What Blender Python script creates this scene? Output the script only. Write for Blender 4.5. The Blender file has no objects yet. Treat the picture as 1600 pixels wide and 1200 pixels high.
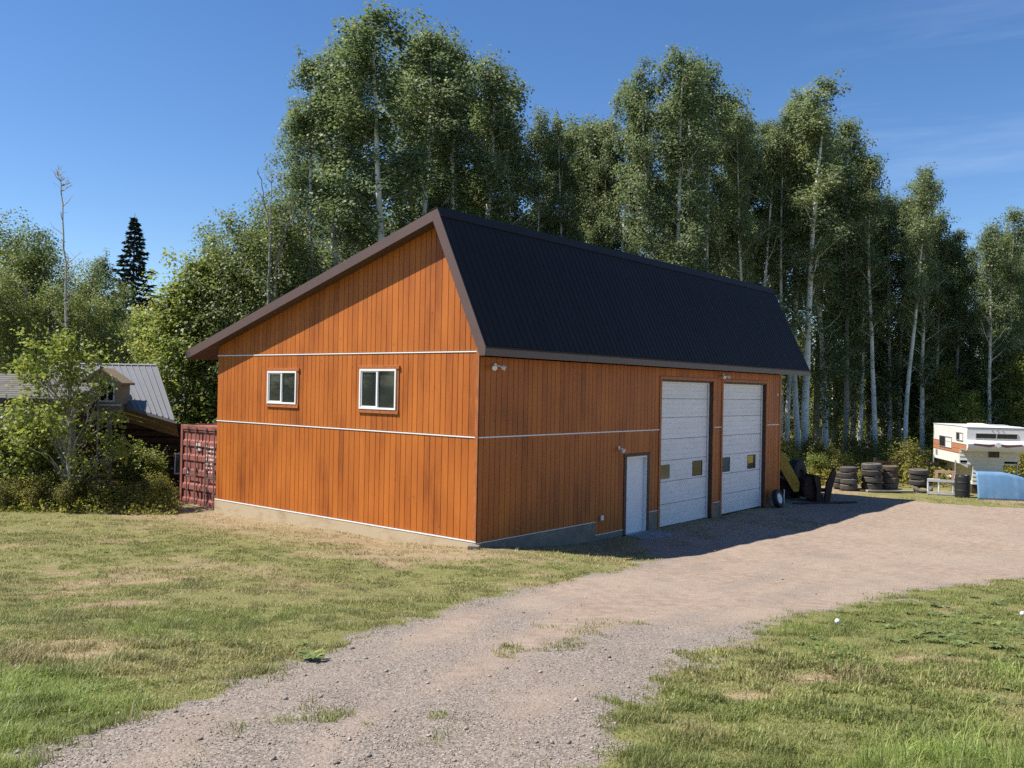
import bpy, math, random
import numpy as np
from mathutils import Vector, Matrix
R = math.radians
random.seed(7)
S = bpy.context.scene
COL = S.collection

# ------------------------------------------------------------------ camera
CAMZ, FPX, ROLL, PITCH = 3.45, 1391.02, 0.0194, 0.0064
cd = bpy.data.cameras.new('camera'); cam = bpy.data.objects.new('camera', cd); COL.objects.link(cam)
cd.sensor_fit = 'HORIZONTAL'; cd.sensor_width = 36.0; cd.lens = 36.0 * FPX / 1600.0
cd.clip_start = 0.1; cd.clip_end = 12000
_c, _s, _cp, _sp = math.cos(ROLL), math.sin(ROLL), math.cos(PITCH), math.sin(PITCH)
_r = Vector((_c, -_sp * _s, _cp * _s)); _u = Vector((-_s, -_sp * _c, _cp * _c)); _f = Vector((0, _cp, _sp))
m = Matrix.Identity(4)
for i in range(3):
    m[i][0] = _r[i]; m[i][1] = _u[i]; m[i][2] = -_f[i]
m[2][3] = CAMZ
cam.matrix_world = m
S.camera = cam

# ------------------------------------------------------------------ sky, sun, exposure
SUN_DIR = Vector((0.585, 0.030, -0.812)).normalized()
SUN_EL = math.asin(-SUN_DIR.z); SUN_AZ = math.atan2(-SUN_DIR.x, -SUN_DIR.y)
W = bpy.data.worlds.new('World'); S.world = W; W.use_nodes = True
wn, wl = W.node_tree.nodes, W.node_tree.links
bg = wn['Background']
sky = wn.new('ShaderNodeTexSky'); sky.sky_type = 'NISHITA'; sky.sun_disc = False
sky.sun_elevation = SUN_EL; sky.sun_rotation = SUN_AZ
sky.altitude = 900; sky.air_density = 1.0; sky.dust_density = 0.15; sky.ozone_density = 3.0
tc = wn.new('ShaderNodeTexCoord'); mp = wn.new('ShaderNodeMapping')
mp.inputs['Rotation'].default_value = (0.0, R(7), R(20)); mp.inputs['Scale'].default_value = (1.6, 1.6, 15.0)
mp.inputs['Location'].default_value = (0.35, 0.0, 0.1)
n1 = wn.new('ShaderNodeTexNoise'); n1.inputs['Scale'].default_value = 2.2; n1.inputs['Detail'].default_value = 7
n1.inputs['Roughness'].default_value = 0.62
n2 = wn.new('ShaderNodeVectorMath'); n2.operation = 'DOT_PRODUCT'; n2.inputs[1].default_value = Vector((.45, .86, .225)).normalized()
r1 = wn.new('ShaderNodeMapRange'); r1.inputs['From Min'].default_value = 0.44; r1.inputs['From Max'].default_value = 2.4
r2 = wn.new('ShaderNodeMapRange'); r2.inputs['From Min'].default_value = 0.975; r2.inputs['From Max'].default_value = 1.0
mu = wn.new('ShaderNodeMath'); mu.operation = 'MULTIPLY'
mx = wn.new('ShaderNodeMix'); mx.data_type = 'RGBA'
mx.inputs['B'].default_value = (5.6, 6.6, 8.0, 1)
wl.new(tc.outputs['Generated'], mp.inputs['Vector']); wl.new(mp.outputs[0], n1.inputs['Vector'])
wl.new(tc.outputs['Generated'], n2.inputs[0])
wl.new(n1.outputs['Fac'], r1.inputs['Value']); wl.new(n2.outputs['Value'], r2.inputs['Value'])
wl.new(r1.outputs[0], mu.inputs[0]); wl.new(r2.outputs[0], mu.inputs[1])
hs = wn.new('ShaderNodeHueSaturation'); hs.inputs['Saturation'].default_value = 1.2; hs.inputs['Hue'].default_value = 0.505
wl.new(sky.outputs[0], hs.inputs['Color'])
wl.new(mu.outputs[0], mx.inputs['Factor']); wl.new(hs.outputs[0], mx.inputs['A'])
wl.new(mx.outputs['Result'], bg.inputs['Color'])
bg.inputs['Strength'].default_value = 0.093
sd = bpy.data.lights.new('sun', 'SUN'); so = bpy.data.objects.new('sun', sd); COL.objects.link(so)
sd.energy = 5.0; sd.angle = R(0.53); sd.color = (1.0, 0.95, 0.87)
so.rotation_euler = SUN_DIR.to_track_quat('-Z', 'Y').to_euler(); so.location = (-30, 0, 40)
S.view_settings.view_transform = 'Standard'; S.view_settings.look = 'None'
S.view_settings.exposure = 0.72; S.view_settings.gamma = 1.0; S.view_settings.use_curve_mapping = False
S.render.engine = 'CYCLES'
S.cycles.max_bounces = 6; S.cycles.diffuse_bounces = 2; S.cycles.glossy_bounces = 2; S.cycles.transmission_bounces = 3
S.cycles.use_denoising = False

# ------------------------------------------------------------------ helpers
def link(o, parent=None):
    COL.objects.link(o)
    if parent is not None: o.parent = parent
    return o
def tag(o, label=None, cat=None, group=None, kind=None):
    if label: o['label'] = label
    if cat: o['category'] = cat
    if group: o['group'] = group
    if kind: o['kind'] = kind
    return o
def empty(name, loc=(0, 0, 0), rz=0.0, label=None, cat=None, group=None):
    o = bpy.data.objects.new(name, None); link(o); o.location = loc; o.rotation_euler = (0, 0, rz)
    o.empty_display_size = 0.2
    return tag(o, label, cat, group)
def mesh_np(name, v, quads=None, tris=None, mat=None, parent=None, attrs=None, smooth=False):
    """mesh object from numpy arrays of vertices, quads and triangles"""
    me = bpy.data.meshes.new(name)
    v = np.asarray(v, np.float32)
    q = np.zeros((0, 4), np.int32) if quads is None else np.asarray(quads, np.int32)
    t = np.zeros((0, 3), np.int32) if tris is None else np.asarray(tris, np.int32)
    me.vertices.add(len(v)); me.vertices.foreach_set('co', v.ravel())
    nl = q.size + t.size
    me.loops.add(nl); me.loops.foreach_set('vertex_index', np.concatenate([q.ravel(), t.ravel()]))
    me.polygons.add(len(q) + len(t))
    st = np.concatenate([np.arange(len(q)) * 4, q.size + np.arange(len(t)) * 3]).astype(np.int32)
    me.polygons.foreach_set('loop_start', st)
    if smooth: me.polygons.foreach_set('use_smooth', np.ones(len(q) + len(t), bool))
    me.update(calc_edges=True)
    for k, (typ, arr) in (attrs or {}).items():
        a = me.attributes.new(k, typ, 'POINT')
        a.data.foreach_set('color' if typ == 'FLOAT_COLOR' else 'value', np.asarray(arr, np.float32).ravel())
    if mat: me.materials.append(mat)
    return link(bpy.data.objects.new(name, me), parent)
class MB:
    def __init__(s): s.v = []; s.f = []
    def add(s, vs, fs):
        b = len(s.v); s.v += [tuple(p) for p in vs]; s.f += [tuple(b + i for i in f) for f in fs]; return s
    def box(s, x0, x1, y0, y1, z0, z1):
        return s.add([(x, y, z) for z in (z0, z1) for y in (y0, y1) for x in (x0, x1)],
                     [(0, 2, 3, 1), (4, 5, 7, 6), (0, 1, 5, 4), (2, 6, 7, 3), (0, 4, 6, 2), (1, 3, 7, 5)])
    def prism(s, poly, a0, a1, axis=0):
        """extrude a polygon given in the two axes other than `axis`"""
        n = len(poly)
        def P(a, p):
            q = list(p); q.insert(axis, a); return tuple(q)
        vs = [P(a0, p) for p in poly] + [P(a1, p) for p in poly]
        fs = [tuple(range(n))[::-1], tuple(range(n, 2 * n))] + [(i, (i + 1) % n, n + (i + 1) % n, n + i) for i in range(n)]
        return s.add(vs, fs)
    def tube(s, pts, rad, n=8, cap=True):
        pts = [Vector(p) for p in pts]
        if not hasattr(rad, '__len__'): rad = [rad] * len(pts)
        vs = []; prev = None
        for i, p in enumerate(pts):
            d = (pts[min(i + 1, len(pts) - 1)] - pts[max(i - 1, 0)]).normalized()
            if prev is None:
                a = Vector((0, 0, 1)) if abs(d.z) < .9 else Vector((1, 0, 0)); x = d.cross(a).normalized()
            else: x = (prev - d * prev.dot(d)).normalized()
            prev = x; y = d.cross(x)
            for k in range(n):
                t = 2 * math.pi * k / n; vs.append(p + (x * math.cos(t) + y * math.sin(t)) * rad[i])
        fs = [(i * n + k, i * n + (k + 1) % n, (i + 1) * n + (k + 1) % n, (i + 1) * n + k) for i in range(len(pts) - 1) for k in range(n)]
        if cap: fs += [tuple(range(n))[::-1], tuple(range((len(pts) - 1) * n, len(pts) * n))]
        return s.add(vs, fs)
    def lathe(s, prof, n=24, M=None, close=False):
        """profile of (radius, height) turned round Z, then moved by M"""
        vs = [Vector((r * math.cos(2 * math.pi * k / n), r * math.sin(2 * math.pi * k / n), z)) for r, z in prof for k in range(n)]
        if M is not None: vs = [M @ v for v in vs]
        mm = len(prof); rng = range(mm if close else mm - 1)
        return s.add(vs, [(i * n + k, i * n + (k + 1) % n, ((i + 1) % mm) * n + (k + 1) % n, ((i + 1) % mm) * n + k) for i in rng for k in range(n)])
    def build(s, name, mat, parent=None, smooth=False, bevel=0):
        me = bpy.data.meshes.new(name); me.from_pydata(s.v, [], s.f); me.update()
        if smooth: me.polygons.foreach_set('use_smooth', [True] * len(me.polygons))
        if mat: me.materials.append(mat)
        o = link(bpy.data.objects.new(name, me), parent)
        if bevel:
            b = o.modifiers.new('bevel', 'BEVEL'); b.width = bevel; b.segments = 2; b.limit_method = 'ANGLE'
        return o
def part(name, mat, parent, *boxes, bevel=0):
    b = MB()
    for q in boxes: b.box(*q)
    return b.build(name, mat, parent, bevel=bevel)
def smst(a, b, x):
    t = np.clip((x - a) / (b - a), 0, 1); return t * t * (3 - 2 * t)
def vnoise(x, y, seed=0):
    x = np.asarray(x, np.float64); y = np.asarray(y, np.float64)
    xi = np.floor(x).astype(np.int64); yi = np.floor(y).astype(np.int64); fx = x - xi; fy = y - yi
    fx = fx * fx * (3 - 2 * fx); fy = fy * fy * (3 - 2 * fy)
    def h(a, b):
        n = (a * 374761393 + b * 668265263 + seed * 974634777) & 0x7fffffff
        n = ((n ^ (n >> 13)) * 1274126177) & 0x7fffffff
        return ((n ^ (n >> 16)) & 0xffff) / 65535.0
    return (h(xi, yi) * (1 - fx) + h(xi + 1, yi) * fx) * (1 - fy) + (h(xi, yi + 1) * (1 - fx) + h(xi + 1, yi + 1) * fx) * fy
def fbm(x, y, seed=0, o=4):
    s = 0; a = .5; t = 0
    for i in range(o):
        s = s + a * vnoise(x * 2 ** i, y * 2 ** i, seed + i * 17); t += a; a *= .5
    return s / t

# ------------------------------------------------------------------ materials
def new_mat(name):
    m = bpy.data.materials.new(name); m.use_nodes = True
    return m, m.node_tree.nodes, m.node_tree.links, m.node_tree.nodes['Principled BSDF']
def mat(name, col, rough=.6, metal=0, spec=.5, var=.12, scale=6.0, stretch=(1, 1, 1), objvar=0.0, bump=0.0, bscale=60, col2=None, f0=.35, f1=.7):
    """base colour with a noise mix towards col2 (or a darker/lighter tone), optional per-object tone and bump"""
    m, n, l, p = new_mat(name)
    p.inputs['Roughness'].default_value = rough; p.inputs['Metallic'].default_value = metal
    p.inputs['Specular IOR Level'].default_value = spec
    tc = n.new('ShaderNodeTexCoord'); mp = n.new('ShaderNodeMapping'); mp.inputs['Scale'].default_value = stretch
    l.new(tc.outputs['Object'], mp.inputs['Vector'])
    nz = n.new('ShaderNodeTexNoise'); nz.inputs['Scale'].default_value = scale; nz.inputs['Detail'].default_value = 6; nz.inputs['Roughness'].default_value = .65
    l.new(mp.outputs[0], nz.inputs['Vector'])
    rg = n.new('ShaderNodeMapRange'); rg.inputs['From Min'].default_value = f0; rg.inputs['From Max'].default_value = f1
    l.new(nz.outputs['Fac'], rg.inputs['Value'])
    mi = n.new('ShaderNodeMix'); mi.data_type = 'RGBA'
    c2 = col2 or tuple(min(1, c * (1 + var)) for c in col); c1 = col if col2 else tuple(c * (1 - var) for c in col)
    mi.inputs['A'].default_value = (*c1, 1); mi.inputs['B'].default_value = (*c2, 1)
    l.new(rg.outputs[0], mi.inputs['Factor']); out = mi.outputs['Result']
    if objvar:
        oi = n.new('ShaderNodeObjectInfo'); r2 = n.new('ShaderNodeMapRange')
        r2.inputs['To Min'].default_value = 1 - objvar; r2.inputs['To Max'].default_value = 1 + objvar
        l.new(oi.outputs['Random'], r2.inputs['Value'])
        vm = n.new('ShaderNodeVectorMath'); vm.operation = 'SCALE'
        l.new(out, vm.inputs[0]); l.new(r2.outputs[0], vm.inputs['Scale']); out = vm.outputs[0]
    l.new(out, p.inputs['Base Color'])
    if bump:
        nb = n.new('ShaderNodeTexNoise'); nb.inputs['Scale'].default_value = bscale; nb.inputs['Detail'].default_value = 4
        l.new(mp.outputs[0], nb.inputs['Vector'])
        bu = n.new('ShaderNodeBump'); bu.inputs['Strength'].default_value = bump; bu.inputs['Distance'].default_value = .02
        l.new(nb.outputs['Fac'], bu.inputs['Height']); l.new(bu.outputs[0], p.inputs['Normal'])
    return m
def leaf_mat(name, ramp, rough=.42, trans=.3, spec=.5):
    """leaf colour by its own 'tint' number; part of the light passes through"""
    m, n, l, p = new_mat(name)
    at = n.new('ShaderNodeAttribute'); at.attribute_name = 'tint'
    oi = n.new('ShaderNodeObjectInfo')
    ad = n.new('ShaderNodeMath'); ad.operation = 'MULTIPLY_ADD'; ad.inputs[1].default_value = .25
    l.new(oi.outputs['Random'], ad.inputs[0]); 
    sb = n.new('ShaderNodeMath'); sb.operation = 'SUBTRACT'; sb.inputs[1].default_value = .12
    l.new(at.outputs['Fac'], sb.inputs[0]); l.new(sb.outputs[0], ad.inputs[2])
    cr = n.new('ShaderNodeValToRGB'); cr.color_ramp.elements.remove(cr.color_ramp.elements[1])
    for i, (pos, c) in enumerate(ramp):
        e = cr.color_ramp.elements[0] if i == 0 else cr.color_ramp.elements.new(pos)
        e.position = pos; e.color = (*c, 1)
    l.new(ad.outputs[0], cr.inputs[0]); l.new(cr.outputs[0], p.inputs['Base Color'])
    p.inputs['Roughness'].default_value = rough; p.inputs['Specular IOR Level'].default_value = spec
    tb = n.new('ShaderNodeBsdfTranslucent'); ms = n.new('ShaderNodeMixShader'); ms.inputs[0].default_value = trans
    hs = n.new('ShaderNodeHueSaturation'); hs.inputs['Value'].default_value = 1.25; hs.inputs['Saturation'].default_value = 1.1
    l.new(cr.outputs[0], hs.inputs['Color']); l.new(hs.outputs[0], tb.inputs['Color'])
    l.new(p.outputs[0], ms.inputs[1]); l.new(tb.outputs[0], ms.inputs[2])
    l.new(ms.outputs[0], n['Material Output'].inputs['Surface'])
    return m
def col_mat(name, rough=.6, trans=0.0, spec=.3):
    m, n, l, p = new_mat(name)
    at = n.new('ShaderNodeAttribute'); at.attribute_name = 'col'
    l.new(at.outputs['Color'], p.inputs['Base Color'])
    p.inputs['Roughness'].default_value = rough; p.inputs['Specular IOR Level'].default_value = spec
    if trans:
        tb = n.new('ShaderNodeBsdfTranslucent'); ms = n.new('ShaderNodeMixShader'); ms.inputs[0].default_value = trans
        l.new(at.outputs['Color'], tb.inputs['Color']); l.new(p.outputs[0], ms.inputs[1]); l.new(tb.outputs[0], ms.inputs[2])
        l.new(ms.outputs[0], n['Material Output'].inputs['Surface'])
    return m

def stain_mat(name):
    """orange semi-transparent stain over wood: per-board tone, vertical grain, weathered darker and paler blotches, knots"""
    m, n, l, p = new_mat(name)
    tc = n.new('ShaderNodeTexCoord'); oi = n.new('ShaderNodeObjectInfo')
    va = n.new('ShaderNodeVectorMath'); va.operation = 'MULTIPLY_ADD'
    cx = n.new('ShaderNodeCombineXYZ'); l.new(oi.outputs['Random'], cx.inputs[2])
    va.inputs[1].default_value = (1, 1, 1)
    sc = n.new('ShaderNodeVectorMath'); sc.operation = 'SCALE'; sc.inputs['Scale'].default_value = 37.0
    l.new(cx.outputs[0], sc.inputs[0]); l.new(tc.outputs['Object'], va.inputs[0]); l.new(sc.outputs[0], va.inputs[2])
    mp = n.new('ShaderNodeMapping'); mp.inputs['Scale'].default_value = (34, 34, 1.6); l.new(va.outputs[0], mp.inputs['Vector'])
    gr = n.new('ShaderNodeTexNoise'); gr.inputs['Scale'].default_value = 1.0; gr.inputs['Detail'].default_value = 6; gr.inputs['Distortion'].default_value = .6
    l.new(mp.outputs[0], gr.inputs['Vector'])
    bl = n.new('ShaderNodeTexNoise'); bl.inputs['Scale'].default_value = .8; bl.inputs['Detail'].default_value = 5
    mpb = n.new('ShaderNodeMapping'); mpb.inputs['Scale'].default_value = (2.0, 2.0, .7)
    l.new(tc.outputs['Object'], mpb.inputs['Vector']); l.new(mpb.outputs[0], bl.inputs['Vector'])
    cr = n.new('ShaderNodeValToRGB'); e = cr.color_ramp.elements
    e[0].position = .22; e[0].color = (.19, .048, .008, 1); e[1].position = .60; e[1].color = (.49, .146, .020, 1)
    e2 = e.new(.40); e2.color = (.385, .106, .015, 1)
    s1 = n.new('ShaderNodeMath'); s1.operation = 'MULTIPLY_ADD'; s1.inputs[1].default_value = .24
    s2 = n.new('ShaderNodeMath'); s2.operation = 'MULTIPLY_ADD'; s2.inputs[1].default_value = .62
    s3 = n.new('ShaderNodeMath'); s3.operation = 'MULTIPLY'; s3.inputs[1].default_value = .13
    l.new(oi.outputs['Random'], s3.inputs[0]); l.new(gr.outputs['Fac'], s1.inputs[0]); l.new(s3.outputs[0], s1.inputs[2])
    l.new(bl.outputs['Fac'], s2.inputs[0]); l.new(s1.outputs[0], s2.inputs[2]); sh_ = n.new('ShaderNodeMath'); sh_.operation = 'SUBTRACT'; sh_.inputs[1].default_value = .05; l.new(s2.outputs[0], sh_.inputs[0]); l.new(sh_.outputs[0], cr.inputs[0])
    # small knots
    vo = n.new('ShaderNodeTexVoronoi'); vo.inputs['Scale'].default_value = 1.0
    mpk = n.new('ShaderNodeMapping'); mpk.inputs['Scale'].default_value = (3.5, 3.5, 1.6); l.new(va.outputs[0], mpk.inputs['Vector']); l.new(mpk.outputs[0], vo.inputs['Vector'])
    kr = n.new('ShaderNodeMapRange'); kr.inputs['From Min'].default_value = .03; kr.inputs['From Max'].default_value = .09
    kr.inputs['To Min'].default_value = .6; kr.inputs['To Max'].default_value = 1.0
    l.new(vo.outputs['Distance'], kr.inputs['Value'])
    vm = n.new('ShaderNodeVectorMath'); vm.operation = 'SCALE'; l.new(cr.outputs[0], vm.inputs[0]); l.new(kr.outputs[0], vm.inputs['Scale'])
    l.new(vm.outputs[0], p.inputs['Base Color'])
    p.inputs['Roughness'].default_value = .55; p.inputs['Specular IOR Level'].default_value = .35
    bu = n.new('ShaderNodeBump'); bu.inputs['Strength'].default_value = .25; bu.inputs['Distance'].default_value = .004
    l.new(gr.outputs['Fac'], bu.inputs['Height']); l.new(bu.outputs[0], p.inputs['Normal'])
    return m
def bark_mat(name, pale, dark, marks=.5, scale=1.0):
    """pale bark with dark horizontal scars and eyes"""
    m, n, l, p = new_mat(name)
    tc = n.new('ShaderNodeTexCoord'); mp = n.new('ShaderNodeMapping'); mp.inputs['Scale'].default_value = (2.2 * scale, 2.2 * scale, 5.0 * scale)
    l.new(tc.outputs['Object'], mp.inputs['Vector'])
    a = n.new('ShaderNodeTexNoise'); a.inputs['Scale'].default_value = 1.6; a.inputs['Detail'].default_value = 5; a.inputs['Roughness'].default_value = .7
    l.new(mp.outputs[0], a.inputs['Vector'])
    r = n.new('ShaderNodeMapRange'); r.inputs['From Min'].default_value = marks + .05; r.inputs['From Max'].default_value = marks + .12
    l.new(a.outputs['Fac'], r.inputs['Value'])
    b = n.new('ShaderNodeTexNoise'); b.inputs['Scale'].default_value = .5; b.inputs['Detail'].default_value = 3
    l.new(tc.outputs['Object'], b.inputs['Vector'])
    m1 = n.new('ShaderNodeMix'); m1.data_type = 'RGBA'; m1.inputs['A'].default_value = (*pale, 1)
    m1.inputs['B'].default_value = (pale[0] * .62, pale[1] * .66, pale[2] * .58, 1)
    r3 = n.new('ShaderNodeMapRange'); r3.inputs['From Min'].default_value = .42; r3.inputs['From Max'].default_value = .62
    l.new(b.outputs['Fac'], r3.inputs['Value']); l.new(r3.outputs[0], m1.inputs['Factor'])
    m2 = n.new('ShaderNodeMix'); m2.data_type = 'RGBA'; m2.inputs['B'].default_value = (*dark, 1)
    l.new(m1.outputs['Result'], m2.inputs['A']); l.new(r.outputs[0], m2.inputs['Factor'])
    l.new(m2.outputs['Result'], p.inputs['Base Color']); p.inputs['Roughness'].default_value = .75
    return m
def glass_mat(name, col=(.015, .018, .018), rough=.04):
    m, n, l, p = new_mat(name)
    p.inputs['Base Color'].default_value = (*col, 1); p.inputs['Roughness'].default_value = rough; p.inputs['Specular IOR Level'].default_value = .6
    return m

STAIN = stain_mat('orange_stained_wood')
TRIMW = mat('stained_trim_wood', (.40, .125, .032), .6, var=.3, scale=3, stretch=(6, 6, 1.2), objvar=.1, bump=.1, bscale=40)
DARKTRIM = mat('dark_brown_trim', (.07, .03, .015), .6, var=.3, scale=3)
BACK = mat('groove_shadow_board', (.05, .018, .006), .9)
ROOFM = mat('charcoal_roof_metal', (.016, .013, .0135), .55, 0.0, .2, var=.12, scale=.8, objvar=.09)
FASCIA = mat('brown_fascia_metal', (.105, .064, .054), .5, 0, .5, var=.08, scale=1.5)
SOFFIT = mat('brown_soffit', (.07, .04, .03), .7, var=.12)
WHITEP = mat('white_paint', (.78, .78, .77), .45, var=.04, scale=2)
FLASHM = mat('white_flashing', (.8, .8, .79), .45, var=.05)
DOORM = mat('white_garage_steel', (.80, .78, .755), .5, var=.06, scale=1.2, stretch=(1, 1, 3), objvar=.035)
MANDOOR = mat('white_door_steel', (.80, .80, .80), .5, var=.05, scale=1.4, col2=None)
CONC = mat('weathered_foundation', (.21, .185, .145), .9, var=.25, scale=2.2, stretch=(1, 1, 1.6), bump=.3, bscale=50)
FORM = mat('pale_plywood_form', (.46, .37, .24), .85, scale=1.3, stretch=(1, 1, 2.5), col2=(.30, .20, .10), f0=.5, f1=.75, bump=.2, bscale=40)
GLASS = glass_mat('window_glass', (.02, .026, .024))
GLASSY = glass_mat('door_glass', (.085, .08, .05), .12)
GLASSD = glass_mat('dark_glass', (.02, .02, .021), .1)
YELLOW = mat('plain_yellow', (.62, .38, .02), .5, var=.15, scale=2)
METAL = mat('galvanised_fixture', (.5, .5, .5), .4, .6, var=.1)
BLACK = mat('black_plastic', (.02, .02, .021), .5, var=.15, scale=4)
RUBBER = mat('dusty_black_rubber', (.085, .076, .068), .9, var=.35, scale=3, objvar=.3, bump=.15, bscale=30)
RUBBERB = mat('brown_dusty_rubber', (.13, .098, .072), .9, var=.25, scale=3, objvar=.15, bump=.15, bscale=30)
RUSTW = mat('rusty_dark_steel', (.05, .025, .014), .8, var=.4, scale=5)
REDP = mat('faded_red_container', (.30, .095, .07), .8, scale=2.2, col2=(.14, .05, .038), f0=.45, f1=.68, bump=.1, bscale=20)
STEELR = mat('dull_steel_rod', (.26, .22, .2), .5, .5, var=.2)
WHITEMARK = mat('white_lettering', (.7, .68, .64), .7, var=.1)

# ------------------------------------------------------------------ terrain
CX, CY, TH = -0.7413, 20.1, 0.8818
UX, UY = math.cos(TH), math.sin(TH)
_ys = np.array([-40, -5, 0, 8, 14, 18, 21, 25, 30, 70, 110, 170, 300, 6000.]); _zs = np.array([5.0, 2.3, 1.75, .85, .2, -.18, -.42, -.58, -.62, -.72, -3.5, -12., -26., -30.])
_yy = np.linspace(-40, 400, 4401); _k = np.ones(15) / 15.0
_zz = np.convolve(np.pad(np.interp(_yy, _ys, _zs), 7, 'edge'), _k, 'valid')
def gz(x, y):
    x = np.asarray(x, float); y = np.asarray(y, float)
    z = np.interp(y, _yy, _zz) + .2 * smst(-1, -5, x) * smst(15, 20, y) * smst(60, 40, y)
    z = z + .2 * np.exp(-((x - CX) ** 2 + (y - CY) ** 2) / 4.84)
    return z
def gz1(x, y): return float(gz(x, y))
ROADPOLY = np.array([(-3.3, 3.0), (-3.1, 4.5), (-2.86, 6.28), (-2.48, 7.84), (-1.89, 9.04), (-1.46, 10.56), (-.84, 12.58), (-.04, 14.56), (1.25, 16.48), (2.6, 18.7),
    (3.3, 20.3), (3.4, 22.5), (3.5, 24.5), (10.2, 32.9), (11.0, 35.5), (13.0, 37.4), (13.9, 36.6), (15.9, 34.9), (17.5, 34.0), (19.1, 33.4), (24, 32.4), (34, 31), (60, 27), (60, 17.0),
    (24, 19.6), (15, 19.2), (10.44, 18.04), (6.58, 15.12), (4.74, 13.04), (3.25, 11.12), (2.17, 9.52), (1.64, 8.5), (1.08, 7.18), (.82, 6.54), (.5, 4.5), (.4, 3.0)])
def poly_sd(x, y, P):
    """signed distance to the polygon, positive inside"""
    d = np.full(x.shape, 1e9); ins = np.zeros(x.shape, bool)
    for i in range(len(P)):
        a = P[i]; b = P[(i + 1) % len(P)]; e = b - a
        t = np.clip(((x - a[0]) * e[0] + (y - a[1]) * e[1]) / (e @ e), 0, 1)
        d = np.minimum(d, np.hypot(x - a[0] - t * e[0], y - a[1] - t * e[1]))
        c = (a[1] > y) != (b[1] > y)
        with np.errstate(divide='ignore', invalid='ignore'):
            ins ^= c & (x < (b[0] - a[0]) * (y - a[1]) / (b[1] - a[1] + 1e-12) + a[0])
    return np.where(ins, d, -d)
def wall_uv(x, y):
    dx = x - CX; dy = y - CY
    return dx * UX + dy * UY, -dx * UY + dy * UX
def road_w(x, y):
    sd = poly_sd(x, y, ROADPOLY)
    n = (fbm(x * .9, y * .9, 3, 4) - .5) * .8 + (fbm(x * 5, y * 5, 31, 2) - .5) * .6
    return smst(-.35, .3, sd + n), sd
SOIL = [(5.3, 12.7, .35), (6.9, 13.6, .5), (3.0, 8.4, .3), (2.1, 7.6, .22), (4.6, 9.4, .3), (2.6, 10.0, .25), (7.8, 10.9, .3), (-5.2, 12.4, .35), (-8.2, 16.2, .5), (-3.1, 14.8, .4), (-6.4, 9.3, .25)]
def dry_w(x, y):
    """bare straw and soil beside the wood wall and in blotches on the lawn"""
    u, v = wall_uv(x, y)
    d = np.maximum(-u, 0)
    near = smst(4.2, .3, d) * smst(-2.5, 1.0, v) * smst(14, 10, v)
    n = fbm(x * .45, y * .45, 11, 4)
    spots = sum(np.exp(-((x - a) ** 2 / (r * 1.6) ** 2 + (y - b) ** 2 / r ** 2)) for a, b, r in SOIL)
    return np.clip(spots * np.clip(3.2 * (fbm(x * 2.2, y * 2.2, 13, 3) - .28), 0, 1) + near * (.35 + 1.25 * n) + smst(.57, .72, n) * .55 + smst(.60, .75, fbm(x * 1.4, y * 1.4, 23, 3)) * .35, 0, 1)
xs = np.unique(np.round(np.concatenate([np.arange(-24, 30, .16), -24 - np.geomspace(.2, 3500, 34), 30 + np.geomspace(.2, 3500, 34)]), 4))
ys = np.unique(np.round(np.concatenate([np.arange(3, 44, .16), 3 - np.geomspace(.2, 200, 12), 44 + np.geomspace(.2, 5000, 40)]), 4))
GX, GY = np.meshgrid(xs, ys); nx, ny = len(xs), len(ys)
RW, SDm = road_w(GX, GY)
GZ = gz(GX, GY)
near_m = smst(60, 40, np.abs(GX)) * smst(70, 40, GY)
GZ = GZ + near_m * ((fbm(GX * .5, GY * .5, 5, 3) - .5) * .10 + (fbm(GX * 3.1, GY * 3.1, 9, 2) - .5) * .035 * (1 - RW * .5) + RW * (fbm(GX * 1.1, GY * 1.1, 41, 2) - .5) * .05)
GRAV = np.clip(smst(15, 7, GY) * .45 + smst(1.3, .2, SDm) * smst(26, 16, GY) * .6 + (fbm(GX * 1.0, GY * .55, 77, 4) - .5) * 1.3 + .30 * np.cos(SDm * 4.2 + .9) * smst(26, 14, GY) * (SDm > 0), 0, 1)
DRY = dry_w(GX, GY)
idx = np.arange(nx * ny).reshape(ny, nx)
Q = np.stack([idx[:-1, :-1], idx[:-1, 1:], idx[1:, 1:], idx[1:, :-1]], -1).reshape(-1, 4)
fm = (RW.ravel()[Q].mean(1) > .5)
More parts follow.
